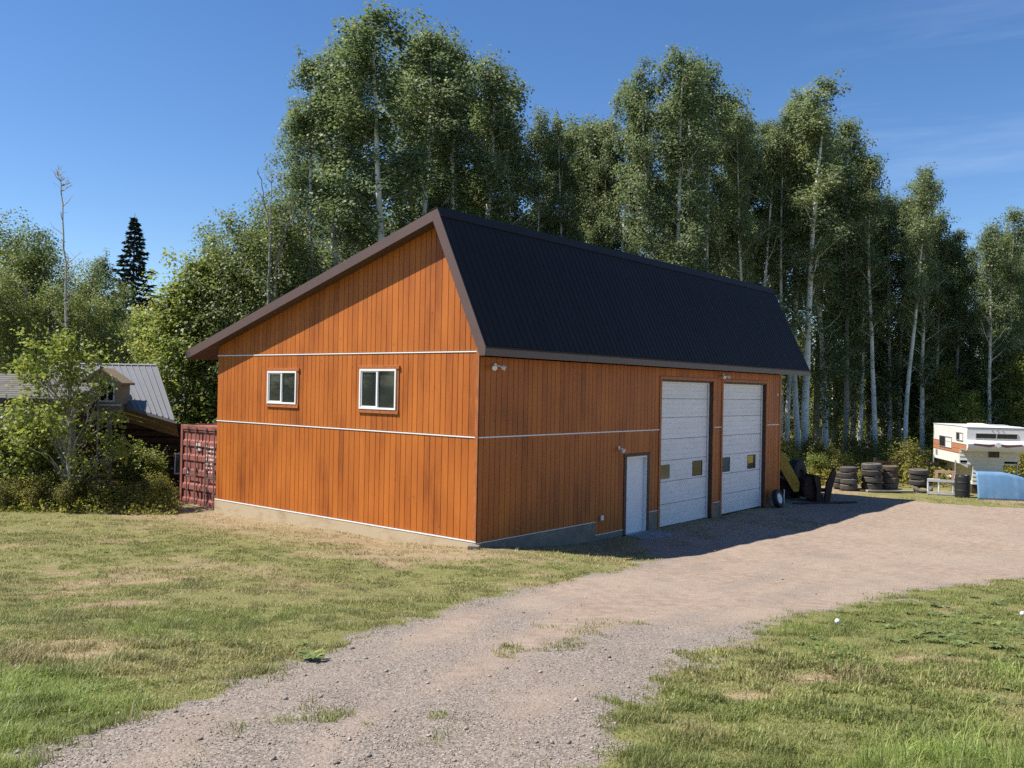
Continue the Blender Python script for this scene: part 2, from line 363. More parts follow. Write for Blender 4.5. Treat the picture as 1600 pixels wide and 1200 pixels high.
def terrain_mat():
    m, n, l, p = new_mat('earth_and_gravel')
    def attr(a):
        x = n.new('ShaderNodeAttribute'); x.attribute_name = a; return x.outputs['Fac']
    tc = n.new('ShaderNodeTexCoord')
    def noise(sc, det=5, rough=.6):
        x = n.new('ShaderNodeTexNoise'); x.inputs['Scale'].default_value = sc; x.inputs['Detail'].default_value = det; x.inputs['Roughness'].default_value = rough
        l.new(tc.outputs['Object'], x.inputs['Vector']); return x.outputs['Fac']
    def rng(s, a, b, c=0, d=1):
        x = n.new('ShaderNodeMapRange'); x.inputs['From Min'].default_value = a; x.inputs['From Max'].default_value = b
        x.inputs['To Min'].default_value = c; x.inputs['To Max'].default_value = d; l.new(s, x.inputs['Value']); return x.outputs[0]
    def mix(f, a, b):
        x = n.new('ShaderNodeMix'); x.data_type = 'RGBA'; l.new(f, x.inputs['Factor'])
        for s, v in (('A', a), ('B', b)):
            if isinstance(v, tuple): x.inputs[s].default_value = (*v, 1)
            else: l.new(v, x.inputs[s])
        return x.outputs['Result']
    def add(a, b, k):
        x = n.new('ShaderNodeMath'); x.operation = 'MULTIPLY_ADD'; x.inputs[1].default_value = k; l.new(b, x.inputs[0]); l.new(a, x.inputs[2]); return x.outputs[0]
    fine = noise(38, 4, .7); mid = noise(5, 5); big = noise(.35, 4); grit = noise(120, 2)
    turf = mix(rng(fine, .3, .7), (.155, .155, .05), (.25, .225, .095))
    turf = mix(rng(mid, .4, .62, 0, .7), turf, (.16, .165, .055))
    straw = mix(rng(fine, .35, .65), (.20, .145, .085), (.42, .33, .19))
    straw = mix(rng(mid, .45, .65, 0, .8), straw, (.21, .14, .095))
    lawn = mix(rng(add(attr('dry'), fine, .25), .3, .85), turf, straw)
    dirt = mix(rng(mid, .38, .62), (.265, .195, .148), (.345, .268, .21))
    dirt = mix(rng(big, .42, .62, 0, .6), dirt, (.345, .275, .21))
    dirt = mix(rng(grit, .58, .72, 0, .5), dirt, (.26, .2, .16))
    vo = n.new('ShaderNodeTexVoronoi'); vo.inputs['Scale'].default_value = 46; l.new(tc.outputs['Object'], vo.inputs['Vector'])
    sp = n.new('ShaderNodeSeparateColor'); l.new(vo.outputs['Color'], sp.inputs[0])
    peb = mix(rng(sp.outputs[0], .15, .95), (.19, .16, .135), (.37, .315, .265))
    peb = mix(rng(vo.outputs['Distance'], .42, .8, 0, .75), peb, (.17, .14, .115))
    road = mix(rng(add(attr('gravel'), mid, .35), .35, .85, 0, .95), dirt, peb)
    w = rng(add(attr('road'), fine, .55), .58, .92)
    l.new(mix(w, lawn, road), p.inputs['Base Color'])
    p.inputs['Roughness'].default_value = .95; p.inputs['Specular IOR Level'].default_value = .15
    h = add(add(fine, vo.outputs['Distance'], -.6), grit, .5)
    bu = n.new('ShaderNodeBump'); bu.inputs['Strength'].default_value = .55; bu.inputs['Distance'].default_value = .03
    l.new(h, bu.inputs['Height']); l.new(bu.outputs[0], p.inputs['Normal'])
    return m
EARTH = terrain_mat()
GV = np.stack([GX, GY, GZ], -1).reshape(-1, 3)
def sub_terrain(name, faces):
    u, inv = np.unique(faces, return_inverse=True)
    return mesh_np(name, GV[u], quads=inv.reshape(faces.shape), mat=EARTH, smooth=True,
                   attrs={'road': ('FLOAT', RW.ravel()[u]), 'gravel': ('FLOAT', GRAV.ravel()[u]), 'dry': ('FLOAT', DRY.ravel()[u])})
tag(sub_terrain('ground', Q[~fm]), kind='structure')
tag(sub_terrain('driveway', Q[fm]), kind='structure')
# distant wooded hill
hx = np.linspace(-4200, 4200, 170); hy = np.linspace(900, 3900, 60)
HX, HY = np.meshgrid(hx, hy)
HZ = -40 + smst(900, 2700, HY) * (60 + 130 * fbm(HX / 900 + 3, HY / 1400, 51, 4)) + (fbm(HX / 60, HY / 60, 52, 3) - .5) * 14
hi = np.arange(HX.size).reshape(HX.shape)
HM = mat('hazy_conifer_hillside', (.035, .055, .05), .95, var=.3, scale=.02)  # bluish tint in the base colour stands in for distance haze
tag(mesh_np('hills', np.stack([HX, HY, HZ], -1).reshape(-1, 3), quads=np.stack([hi[:-1, :-1], hi[:-1, 1:], hi[1:, 1:], hi[1:, :-1]], -1).reshape(-1, 4), mat=HM, smooth=True), kind='structure')

# ------------------------------------------------------------------ garage
GL, GW = 10.5, 16.9           # gable wall length (local y), long wall length (local x)
G = empty('garage', (CX, CY, 0), TH, 'orange stained wood garage with steep dark metal roof and two tall white doors', 'garage')
def z_in(v):                   # underside of the roof above the point v of the gable wall
    return 7.33 - (v - 1.22) * .2987 if v >= 1.22 else 7.33 - (1.22 - v) * 2.087
OPEN = [(8.14, 11.45, -.66, 3.84), (12.17, 15.6, -.66, 3.84), (6.27, 7.40, -.66, 1.63)]
WIN = [(6.63, 7.95, 2.93, 3.84), (2.68, 4.03, 2.89, 3.90)]
# wall cores behind the boards (dark in the grooves)
b = MB()
b.prism([(0.03, -.6), (GL, -.6), (GL, z_in(GL) - .02), (1.22, z_in(1.22) - .02), (.03, z_in(.03) - .02)], .026, .09, axis=0)
for u0, u1 in ((.09, 6.27), (7.40, 8.14), (11.45, 12.17), (15.6, GW - .09)): b.box(u0, u1, .018, .09, -.6, 4.18)
b.box(6.27, 7.40, .018, .09, 1.63, 4.18)
for u0, u1 in ((8.14, 11.45), (12.17, 15.6)): b.box(u0, u1, .018, .09, 3.84, 4.18)
b.prism([(0.018, -.6), (GL, -.6), (GL, z_in(GL) - .02), (1.22, z_in(1.22) - .02), (.018, z_in(.018) - .02)], GW - .09, GW - .01, axis=0)
b.box(.09, GW - .09, GL - .09, GL, -.6, z_in(GL) - .05)
b.build('wall', BACK, G)
part('floor', CONC, G, (.2, GW - .2, .2, GL - .2, -.9, -.66))
rngb = random.Random(11)
boards = []
def board_breaks(a, b_, keep=(), k=1.0):
    x = a; out = [a]
    while x < b_ - .30:
        x += k * rngb.choice((.165, .18, .195, .205, .215)); out.append(x)
    if b_ - out[-1] < .1: out.pop()
    out.append(b_)
    for k in keep:
        j = min(range(1, len(out) - 1), key=lambda i: abs(out[i] - k)) if len(out) > 2 else None
        if j is not None and a + .05 < k < b_ - .05: out[j] = k
    return sorted(set(out))
TB = .014
def gable_board(v0, v1, zb, top):
    g = .008; v0 += g; v1 -= g
    pts = [(v0, zb), (v1, zb), (v1, top(v1)), (v0, top(v0))]
    if v0 < 1.22 < v1 and top is z_in: pts.insert(3, (1.22, z_in(1.22)))
    pts = [(a, max(c, zb + .01)) for a, c in pts]
    boards.append(MB().prism(pts, 0.0, TB, axis=0).build('siding_board', STAIN, G))
def long_board(u0, u1, zb, zt):
    g = .008
    boards.append(MB().box(u0 + g, u1 - g, 0.0, TB, zb, zt).build('siding_board', STAIN, G))
ZS, ZM, ZT = -.005, 2.352, 4.30
rows = [(ZS + .012, ZM - .012), (ZM + .014, ZT - .012), (ZT + .014, None)]
for ri, (zb, zt) in enumerate(rows):
    keep = [w[0] for w in WIN] + [w[1] for w in WIN] if ri == 1 else []
    br = board_breaks(.085, GL, keep)
    for v0, v1 in zip(br[:-1], br[1:]):
        if zt is None:
            if z_in(v1) > zb + .03 or z_in(v0) > zb + .03: gable_board(v0, v1, zb, z_in)
        else:
            w = [q for q in WIN if ri == 1 and v0 >= q[0] - .01 and v1 <= q[1] + .01]
            cap_t = lambda v, t=zt: min(t, z_in(v))
            if w:
                gable_board(v0, v1, zb, lambda v, t=w[0][2]: t); gable_board(v0, v1, w[0][3], cap_t)
            else: gable_board(v0, v1, zb, cap_t)
for ri, (zt, segs) in enumerate([(ZM - .012, [(.02, 4.77, -.03), (4.77, 6.14, -.385), (7.52, 8.03, -.02), (11.56, 12.07, -.10), (15.71, GW, -.3)]), (4.185, [(.02, 8.03, ZM + .014), (11.56, 12.07, ZM + .014), (15.71, GW, ZM + .014)])]):
    for (a, c, zb) in segs:
        br = board_breaks(a, c)
        for u0, u1 in zip(br[:-1], br[1:]): long_board(u0, u1, zb, zt)
for u0, u1 in ((6.14, 6.52), (6.52, 6.9), (6.9, 7.2), (7.2, 7.52)): long_board(u0, u1, 1.712, ZM - .012)
for a, c in ((8.03, 11.56), (12.07, 15.71)):
    br = board_breaks(a, c, k=1.7)
    for u0, u1 in zip(br[:-1], br[1:]): long_board(u0, u1, 3.945, 4.185)
print('siding boards', len(boards))
# corner boards, flashing, foundation
part('corner_board', TRIMW, G, (-.02, 0.0, .0, .085, -.02, 4.60))
part('corner_board', TRIMW, G, (GW - .09, GW + .02, -.02, -.0, -.3, 4.185))
for nm, bx in (('flashing', (-.016, .012, .087, GL + .01, ZM - .012, ZM + .014)), ('flashing', (-.016, .012, .087, GL + .01, ZT - .012, ZT + .014)),
               ('flashing', (-.022, .012, .0, GL + .01, ZS - .013, ZS + .012)), ('flashing', (.02, 8.025, -.014, .012, ZM - .012, ZM + .014)),
               ('flashing', (11.565, 12.065, -.014, .012, ZM - .012, ZM + .014)), ('flashing', (15.715, GW - .1, -.014, .012, ZM - .012, ZM + .014)),
               ('flashing', (0.0, 4.77, -.018, .012, -.045, -.03)), ('flashing', (4.78, 6.13, -.018, .012, -.4, -.385)),
               ('flashing', (7.525, 8.02, -.018, .012, -.035, -.02)), ('flashing', (11.565, 12.065, -.018, .012, -.115, -.1))):
    part(nm, FLASHM, G, bx)
part('foundation', FORM, G, (-.012, .016, .0, GL + .02, -.95, ZS - .013))
for u0, u1, zt in ((.017, 4.772, -.045), (4.772, 6.13, -.4), (7.525, 8.025, -.035), (11.565, 12.065, -.115), (15.715, GW, -.3)): part('foundation', CONC, G, (u0, u1, -.006, .017, -.95, zt))
# windows of the gable wall
for i, (v0, v1, z0, z1) in enumerate(WIN):
    w = MB()
    w.box(-.035, .0, v1 + .05, v1 + .0, z0, z1)
    tr = MB()
    tr.box(-.026, -.001, v0 - .075, v0 - .002, z0 - .002, z1 + .002); tr.box(-.026, -.001, v1 + .002, v1 + .04, z0 - .002, z1 + .002)
    tr.box(-.05, -.001, v0 - .10, v1 + .06, z1 + .003, z1 + .085); tr.box(-.04, -.001, v0 - .075, v1 + .04, z0 - .095, z0 - .003)
    f = MB(); t = .05
    f.box(-.055, .05, v0, v1, z0, z0 + t); f.box(-.055, .05, v0, v1, z1 - t, z1)
    f.box(-.055, .05, v0, v0 + t, z0 + t, z1 - t); f.box(-.055, .05, v1 - t, v1, z0 + t, z1 - t)
    vm = (v0 + v1) / 2 + .02
    f.box(-.045, .03, vm - .028, vm + .028, z0 + t, z1 - t)
    fo = f.build('window', WHITEP, G, bevel=.004)
    tr.build('trim', TRIMW, fo, bevel=.004)
    s = MB(); a0, a1 = vm + .03, v1 - t - .002; q = .032
    s.box(-.035, .02, a0, a1, z0 + t, z0 + t + q); s.box(-.035, .02, a0, a1, z1 - t - q, z1 - t)
    s.box(-.035, .02, a1 - q, a1, z0 + t + q, z1 - t - q)
    s.build('sash', WHITEP, fo)
    part('pane', GLASS, fo, (-.012, -.006, a0, a1 - q, z0 + t + q, z1 - t - q))
    part('pane', GLASS, fo, (.002, .008, v0 + t, vm - .028, z0 + t, z1 - t))
# tall sectional doors
ZD = [-.585, .08, .76, 1.40, 2.05, 2.70, 3.27, 3.84]
def garage_door(u0, u1, wins, cols, label):
    w = empty('garage_door', (0, 0, 0)); w.parent = G; w['label'] = label
    tr = MB()
    tr.box(u0 - .105, u0 - .002, -.025, .0, -.6, 3.845); tr.box(u1 + .002, u1 + .105, -.025, .0, -.6, 3.845); tr.box(u0 - .12, u1 + .12, -.03, .0, 3.846, 3.94)
    tr.build('trim', TRIMW, w, bevel=.004)
    j = MB(); j.box(u0 + .001, u0 + .03, .001, .2, -.6, 3.83); j.box(u1 - .03, u1 - .001, .001, .2, -.6, 3.83); j.box(u0 + .031, u1 - .031, .001, .2, 3.80, 3.838)
    j.build('jamb', DARKTRIM, w)
    a, c = u0 + .05, u1 - .05
    s = MB(); s.box(c - .045, c + .018, .11, .14, -.585, 3.79); s.box(a - .018, c - .046, .115, .14, 3.745, 3.79); s.build('door_stop', WHITEP, w)
    for k in range(7):
        z0, z1 = ZD[k] + .006, ZD[k + 1] - .006
        if k == 6: z1 = 3.795
        m_ = MB(); n = 4; h = (z1 - z0) / n
        holes = wins if k == 2 else []
        cuts = [a] + [x for q in holes for x in (q[0], q[1])] + [c]
        # vertical profile: shallow horizontal ribs
        prof = []
        for i in range(n):
            zz0 = z0 + i * h
            prof += [(.152, zz0), (.152, zz0 + h * .80), (.161, zz0 + h * .86), (.161, zz0 + h * .94)]
        prof += [(.152, z1), (.19, z1), (.19, z0)]
        if not holes: m_.prism(prof, a, c, axis=0)
        else:
            for i in range(0, len(cuts), 2): m_.prism(prof, cuts[i], cuts[i + 1], axis=0)
            for q in holes:
                m_.box(q[0], q[1], .152, .19, z0, q[2]); m_.box(q[0], q[1], .152, .19, q[3], z1)
        m_.build('door_section', DOORM, w)
    for q, cm in zip(wins, cols):
        fr = MB(); e = .025
        fr.box(q[0], q[1], .146, .17, q[2], q[2] + e); fr.box(q[0], q[1], .146, .17, q[3] - e, q[3]); fr.box(q[0], q[0] + e, .146, .17, q[2] + e, q[3] - e); fr.box(q[1] - e, q[1], .146, .17, q[2] + e, q[3] - e)
        fr.build('window_frame', DARKTRIM if cm is not GLASSY else DOORM, w)
        part('pane', cm, w, (q[0] + e, q[1] - e, .158, .163, q[2] + e, q[3] - e))
    part('bottom_seal', BLACK, w, (a, c, .15, .19, -.61, -.58))
garage_door(8.14, 11.45, [(8.36, 9.0, .82, 1.30), (10.42, 11.09, .82, 1.30)], (GLASSY, GLASSD), 'tall white sectional door beside the man door')
garage_door(12.17, 15.60, [(12.47, 13.08, .82, 1.31), (14.46, 15.13, .82, 1.31)], (GLASSD, GLASSD), 'tall white sectional door with yellow showing in its window')
y_ = part('yellow_sheet', YELLOW, G, (14.49, 14.92, .150, .157, 1.02, 1.28))  # thin yellow sheet in front of part of the door pane
y_['label'] = 'yellow sheet showing in the window of the far tall door'
# man door
d = part('door', MANDOOR, G, (6.33, 7.36, .10, .14, -.55, 1.57), bevel=.003)
d['label'] = 'plain white man door streaked along its hinge edge'
MB().tube([(6.43, .10, .42), (6.43, .06, .42), (6.43, .045, .42)], [.02, .02, .032], 10).build('handle', METAL, d)
fr = MB(); fr.box(6.14, 6.27, -.022, .0, -.6, 1.63); fr.box(7.40, 7.52, -.022, .0, -.6, 1.63); fr.box(6.12, 7.54, -.028, .0, 1.631, 1.71)
fr.build('door_trim', DARKTRIM, G)
fr = MB(); fr.box(6.271, 6.325, .001, .16, -.6, 1.628); fr.box(7.365, 7.399, .001, .16, -.6, 1.628); fr.box(6.326, 7.364, .001, .16, 1.575, 1.628); fr.box(6.326, 7.364, .03, .2, -.6, -.555)
fr.build('door_frame', WHITEP, G)
# roof
rf = MB().prism([(-.44, 4.375), (1.09, 7.565), (11.72, 4.405), (11.70, 4.2), (1.22, 7.33), (-.28, 4.2), (-.44, 4.2)], -.328, 18.53, axis=0).build('roof', SOFFIT, G)
sl = Vector((0, -.46 - 1.09, 4.39 - 7.6)); SLL = sl.length; sl.normalize(); nr = Vector((0, -3.21, 1.55)).normalized()
def panel_mesh(w, length, o0, sdir, ndir, ribs=4, h=.015):
    prof = [(0.0, 0.0)]
    p = w / ribs
    for i in range(ribs):
        c = p * (i + .5)
        prof += [(c - .035, 0), (c - .018, h), (c + .018, h), (c + .035, 0)]
        if i < ribs - 1: prof += [(c + p * .36, 0), (c + p * .42, h * .25), (c + p * .58, h * .25), (c + p * .64, 0)]
    prof += [(w, 0)]
    vs = []
    for t in (0, length):
        for (x, y) in prof: vs.append(Vector((x, 0, 0)) + o0 + sdir * t + ndir * (y + .004))
    k = len(prof)
    return [tuple(v) for v in vs], [(i, i + 1, k + i + 1, k + i) for i in range(k - 1)]
pv, pf = panel_mesh(.898, SLL - .02, Vector((0, 1.09, 7.6)) + sl * .0, sl, nr)
pm = bpy.data.meshes.new('roof_panel'); pm.from_pydata(pv, [], [f[::-1] for f in pf]); pm.update(); pm.materials.append(ROOFM)
for i in range(21):
    o = bpy.data.objects.new('roof_panel', pm); link(o, rf); o.location = (-.33 + i * .898, 0, 0)
sl2 = Vector((0, 11.74 - 1.09, 4.43 - 7.6)); L2 = sl2.length; sl2.normalize(); nr2 = Vector((0, 3.17, 10.65)).normalized()
pv, pf = panel_mesh(.898, L2, Vector((0, 1.09, 7.6)), sl2, nr2)
pm2 = bpy.data.meshes.new('roof_panel'); pm2.from_pydata(pv, [], pf); pm2.update(); pm2.materials.append(ROOFM)
for i in range(21):
    o = bpy.data.objects.new('roof_panel', pm2); link(o, rf); o.location = (-.33 + i * .898, 0, 0)
rc = MB().prism([(1.09, 7.645), (1.32, 7.575), (1.32, 7.555), (1.09, 7.62), (.985, 7.41), (.965, 7.42)], -.36, 18.56, axis=0).build('ridge_cap', ROOFM, rf)
for poly in ([(1.09, 7.61), (11.745, 4.44), (11.70, 4.195), (1.22, 7.325)], [(1.088, 7.608), (1.218, 7.323), (-.302, 4.19), (-.462, 4.19), (-.475, 4.39)]):
    MB().prism(poly, -.352, -.33, axis=0).build('fascia', FASCIA, rf)
    MB().prism(poly, 18.533, 18.55, axis=0).build('fascia', FASCIA, rf)
part('fascia', FASCIA, rf, (-.328, 18.53, -.468, -.446, 4.192, 4.385))
part('drip_edge', ROOFM, rf, (-.33, 18.535, -.488, -.47, 4.36, 4.40))
# fixtures on the long wall
def flood(u, z, twin):
    o = MB(); o.tube([(u, 0, z), (u, -.03, z)], .055, 14)
    o = o.build('flood_light', METAL, G)
    for sx in ((-1, 1) if twin else (0,)):
        c = Vector((u + sx * .05, -.03, z)); e = c + Vector((sx * .07, -.06, -.02)); dr = Vector((sx * .5, -.6, -.35)).normalized()
        h = MB(); h.tube([c, e], .012, 8); h.tube([e, e + dr * .05, e + dr * .12], [.032, .05, .062], 14)
        h.build('lamp_head', WHITEP, o)
flood(.52, 4.0, True); flood(12.12, 4.06, True); flood(5.84, 1.9, False)
ob = part('outlet_box', METAL, G, (4.97, 5.07, -.05, -.001, .0, .11)); MB().box(4.955, 5.085, -.065, -.05, -.01, .12).build('cover', WHITEP, ob)
part('motion_sensor', WHITEP, G, (16.55, 16.62, -.04, -.001, 3.42, 3.49), bevel=.01)
# step
s = MB(); s.prism([(6.15, -.08), (7.55, -.06), (7.62, -.75), (7.2, -.98), (6.5, -.9), (6.12, -.6)], -.75, -.53, axis=2)
s.v = [tuple(Vector((CX, CY, 0)) + Vector((x * UX - y * UY, x * UY + y * UX, z))) for x, y, z in s.v]
tag(s.build('door_step', mat('pale_concrete', (.24, .235, .23), .9, var=.3, scale=5, bump=.2), None, bevel=.02), 'rough pale concrete step on the ground before the man door', 'step')
def loc2w(u, v): return (CX + u * UX - v * UY, CY + u * UY + v * UX)
x_, y_ = loc2w(-.22, -.12)
bk = MB().prism([(-.13, -.1), (.12, -.12), (.15, .06), (.02, .12), (-.12, .08)], -.06, .10, axis=2).build('concrete_block', CONC, None, bevel=.015)
bk.location = (x_, y_, gz1(x_, y_)); tag(bk, 'small grey concrete block at the foot of the garage corner', 'block')

# ------------------------------------------------------------------ red container behind the garage
cx0, cy0, cz0 = -10.68, 28.8, -.50
ct = empty('shipping_container', (cx0, cy0, cz0), TH - math.pi / 2, 'faded red steel shipping container with closed lock rod doors behind the garage', 'container')
b = MB(); CWd, CH, CLn = 2.44, 2.62, 6.05
for sx in (0, CWd):            # corrugated sides
    for k in range(22):
        y0 = .12 + k * .27; o_ = .03 if sx == 0 else -.03
        b.prism([(sx, y0), (sx + o_, y0 + .07), (sx + o_, y0 + .14), (sx, y0 + .21), (sx, y0 + .27), (sx + o_ * .3, y0 + .27), (sx + o_ * 1.3, y0 + .14), (sx + o_ * 1.3, y0 + .07)], .16, CH - .12, axis=2)
b.box(.02, CWd - .02, .1, CLn, CH - .06, CH - .03); b.box(.02, CWd - .02, .1, CLn, .1, .16); b.box(.05, CWd - .05, CLn - .05, CLn, .1, CH - .05)
b.build('body', REDP, ct)
b = MB(); b.box(0, .12, 0, .12, 0, CH); b.box(CWd - .12, CWd, 0, .12, 0, CH); b.box(.121, CWd - .121, 0, .1, CH - .14, CH); b.box(.121, CWd - .121, 0, .1, 0, .15)
b.box(0, .12, CLn - .12, CLn, 0, CH); b.box(CWd - .12, CWd, CLn - .12, CLn, 0, CH); b.box(0, .08, .121, CLn - .121, CH - .12, CH); b.box(CWd - .08, CWd, .121, CLn - .121, CH - .12, CH)
b.build('frame', REDP, ct, bevel=.01)
for k, (x0, x1) in enumerate(((.13, 1.212), (1.228, CWd - .13))):
    b = MB(); z = .16; n = 5; h = (CH - .15 - z) / n
    prof = [(.02, z)]
    for i in range(n):
        zz = z + i * h; prof += [(.02, zz + h * .22), (.055, zz + h * .34), (.055, zz + h * .78), (.02, zz + h * .9)]
    prof += [(.02, z + n * h), (.08, z + n * h), (.08, z)]
    b.prism(prof, x0, x1, axis=0)
    dd = b.build('door', REDP, ct)
    part('gasket', BLACK, dd, (x0 - .008, x0, .03, .06, .16, CH - .15), (x1, x1 + .006, .03, .06, .16, CH - .15))
    for rx in (x0 + .32, x1 - .28) if k == 0 else (x0 + .28, x1 - .32):
        r_ = MB(); r_.tube([(rx, -.025, .06), (rx, -.025, CH - .05)], .018, 8)
        for zz in (.08, .55, 1.25, 1.95, CH - .09): r_.box(rx - .045, rx + .045, -.03, .02, zz - .03, zz + .03)
        r_.build('lock_rod', STEELR, dd)
    hd = MB(); hd.box(x0 + .30, x1 - .2, -.045, -.03, 1.0, 1.03); hd.build('handle', STEELR, dd)
    if k == 0:
        m_ = MB(); rr = random.Random(5)
        for (xa, za, n_, w_, hh) in ((.90, 1.98, 4, .045, .09), (.90, 1.83, 4, .045, .08)):
            for i in range(n_): m_.box(xa + i * (w_ + .02), xa + i * (w_ + .02) + w_, .0155, .018, za, za + hh)
        m_.box(.42, .5, .0155, .018, 1.08, 1.16)
        m_.build('white_marking', WHITEMARK, dd)
    else:
        m_ = MB()
        rr = random.Random(6)
        for r in range(7):
            for i in range(6):
                if rr.random() < .35: continue
                m_.box(x0 + .25 + i * .075, x0 + .25 + i * .075 + .05, .0155, .018, 1.95 - r * .13, 1.95 - r * .13 + rr.uniform(.04, .065))
        m_.build('white_marking', WHITEMARK, dd)

# ------------------------------------------------------------------ yard things
TY = {}
def tyre_mesh(rad, wid, inner):
    k = (rad, wid, inner)
    if k in TY: return TY[k]
    b = MB(); n = 36; h = wid / 2
    prof = [(inner, -h * .8), (inner + .03, -h * .95), (rad * .80, -h), (rad * .95, -h * .86), (rad * .985, -h * .66)]
    for g0 in (-.40, -.02, .36):   # tread grooves
        prof += [(rad, h * g0 - h * .20), (rad, h * g0 - .012), (rad - .016, h * g0 - .008), (rad - .016, h * g0 + .008), (rad, h * g0 + .012)]
    prof += [(rad * .985, h * .66), (rad * .95, h * .86), (rad * .80, h), (inner + .03, h * .95), (inner, h * .8)]
    # block tread: alternate small notches in the shoulders
    mm = len(prof)
    for i, (r, z) in enumerate(prof):
        for q in range(n):
            t = 2 * math.pi * q / n
            rr = r - (.010 if q % 3 == 0 and abs(z) > h * .5 and r > rad * .97 else 0)
            b.v.append((rr * math.cos(t), rr * math.sin(t), z))
    for i in range(mm):
        j = (i + 1) % mm
        for q in range(n): b.f.append((i * n + q, i * n + (q + 1) % n, j * n + (q + 1) % n, j * n + q))
    me = bpy.data.meshes.new('tyre'); me.from_pydata(b.v, [], b.f); me.update(); me.polygons.foreach_set('use_smooth', [True] * len(me.polygons))
    TY[k] = me; return me
def tyre(loc, rad, wid, inner, m_, label, group=None, rot=(0, 0, 0), name='tyre'):
    me = tyre_mesh(rad, wid, inner)
    o = bpy.data.objects.new(name, me); link(o)
    if not me.materials: me.materials.append(None)
    o.material_slots[0].link = 'OBJECT'; o.material_slots[0].material = m_
    o.location = loc; o.rotation_euler = rot
    return tag(o, label, 'tyre', group)
rt = random.Random(3)
ORD = {3: ['bottom', 'middle', 'topmost'], 4: ['bottom', 'second lowest', 'second highest', 'topmost']}
def stack(x, y, n, rad, wid, m_, desc, group, z0=.05, lean=0.0, inner=None):
    z = gz1(x, y) + z0
    for i in range(n):
        dx = rt.uniform(-.025, .025) + lean * i; dy = rt.uniform(-.03, .03)
        tyre((x + dx, y + dy, z + wid / 2), rad, wid - .012, inner or rad * .55, m_, '%s tyre of the %s' % (ORD[n][i], desc), group,
             (R(rt.uniform(-1.5, 1.5)), R(rt.uniform(-1.5, 1.5)), rt.uniform(0, 6)))
        z += wid
GT = 'used tyres stacked along the yard edge'
stack(14.58, 39.3, 3, .345, .235, RUBBER, 'short black stack half hidden behind a taller stack', GT)
stack(14.66, 38.5, 4, .37, .25, RUBBER, 'taller black stack in front of the short stack', GT, lean=-.012)
stack(15.62, 38.5, 4, .43, .28, RUBBER, 'widest black stack on the long pale plank', GT, z0=.10)
stack(16.53, 38.75, 4, .35, .255, RUBBERB, 'brown dusty stack on the long pale plank', GT, z0=.10)
stack(17.85, 38.9, 3, .405, .235, RUBBER, 'lone black stack beside the white metal rack', GT, z0=.27)
tyre((17.9, 38.6, gz1(17.9, 38.6) + .15), .39, .22, .22, RUBBER, 'sunken black tyre tilted under the lone stack', GT, (R(24), R(-8), 0))
WOODG = mat('weathered_plank', (.36, .31, .25), .85, var=.25, scale=3, stretch=(1, 8, 8), bump=.2)
def plank(x0, y0, x1, y1, w, z, t, label, m_=WOODG):
    L = math.hypot(x1 - x0, y1 - y0)
    o = MB().box(0, L, -w / 2, w / 2, 0, t).build('plank', m_, None, bevel=.004)
    o.location = (x0, y0, gz1(x0, y0) + z); o.rotation_euler = (0, 0, math.atan2(y1 - y0, x1 - x0)); return tag(o, label, 'plank', 'planks under the tyre stacks')
plank(15.25, 38.1, 17.3, 38.25, .22, .03, .07, 'long pale plank under the front of the widest and brown stacks')
plank(15.2, 38.8, 17.1, 38.95, .22, .03, .068, 'long pale plank under the rear of the widest and brown stacks')
plank(14.2, 38.35, 15.1, 38.5, .25, .0, .045, 'short dark plank under the taller black stack', mat('dark_plank', (.10, .07, .05), .9, var=.3))
# spare wheel leaning on the garage
wx, wy = loc2w(15.95, -.42)
sw = empty('spare_wheel', (wx, wy, gz1(wx, wy)), TH, 'black spare wheel with white rim leaning on the garage beside the far door', 'wheel')
Mw = Matrix.Translation((0, .06, .33)) @ Matrix.Rotation(R(-14), 4, 'X') @ Matrix.Rotation(R(90), 4, 'X')
tm = tyre_mesh(.335, .20, .19).copy(); tm.transform(Mw); tm.materials.clear(); tm.materials.append(mat('wheel_rubber', (.018, .018, .018), .7)); link(bpy.data.objects.new('tyre', tm), sw)
rm = MB(); rm.lathe([(.192, -.07), (.20, .07), (.19, .085), (.175, .06), (.13, .045), (.09, .055), (.05, .055), (.045, .08), (0, .085)], 28, Mw)
rm.build('rim', WHITEP, sw, smooth=False)
hb = MB()
for k in range(5):
    a = k * 2 * math.pi / 5; hb.lathe([(.0, .064), (.014, .064), (.014, .05)], 8, Mw @ Matrix.Translation((.075 * math.cos(a), .075 * math.sin(a), 0)))
hb.build('lug_nuts', METAL, sw)

# yellow loader behind the end of the garage
lx, ly = 10.6, 35.0
ld = empty('wheel_loader', (lx, ly, gz1(lx, ly)), 0, 'old yellow wheel loader with rusty bucket parked behind the far end of the garage', 'loader')
YD = mat('dull_yellow_paint', (.42, .25, .015), .55, var=.35, scale=2.5)
b = MB(); b.box(-2.6, -.35, .2, 1.6, .7, 1.5); b.box(-2.2, -1.2, .3, 1.5, 1.5, 2.1); b.build('body', YD, ld, bevel=.04)
for y0 in (-.62, 1.75):
    MB().prism([(-1.6, 2.3), (-.75, 2.25), (-.05, 1.85), (.58, .72), (.56, .36), (.36, .34), (-.32, 1.42), (-.9, 1.8), (-1.6, 1.9)], y0, y0 + .2, axis=1).build('lift_arm', YD, ld, bevel=.02)
b = MB(); b.tube([(-.9, -.3, 1.3), (.1, -.3, .8)], .05, 10); b.tube([(.1, -.3, .8), (.5, -.3, .55)], .028, 8); b.build('hydraulic_ram', STEELR, ld)
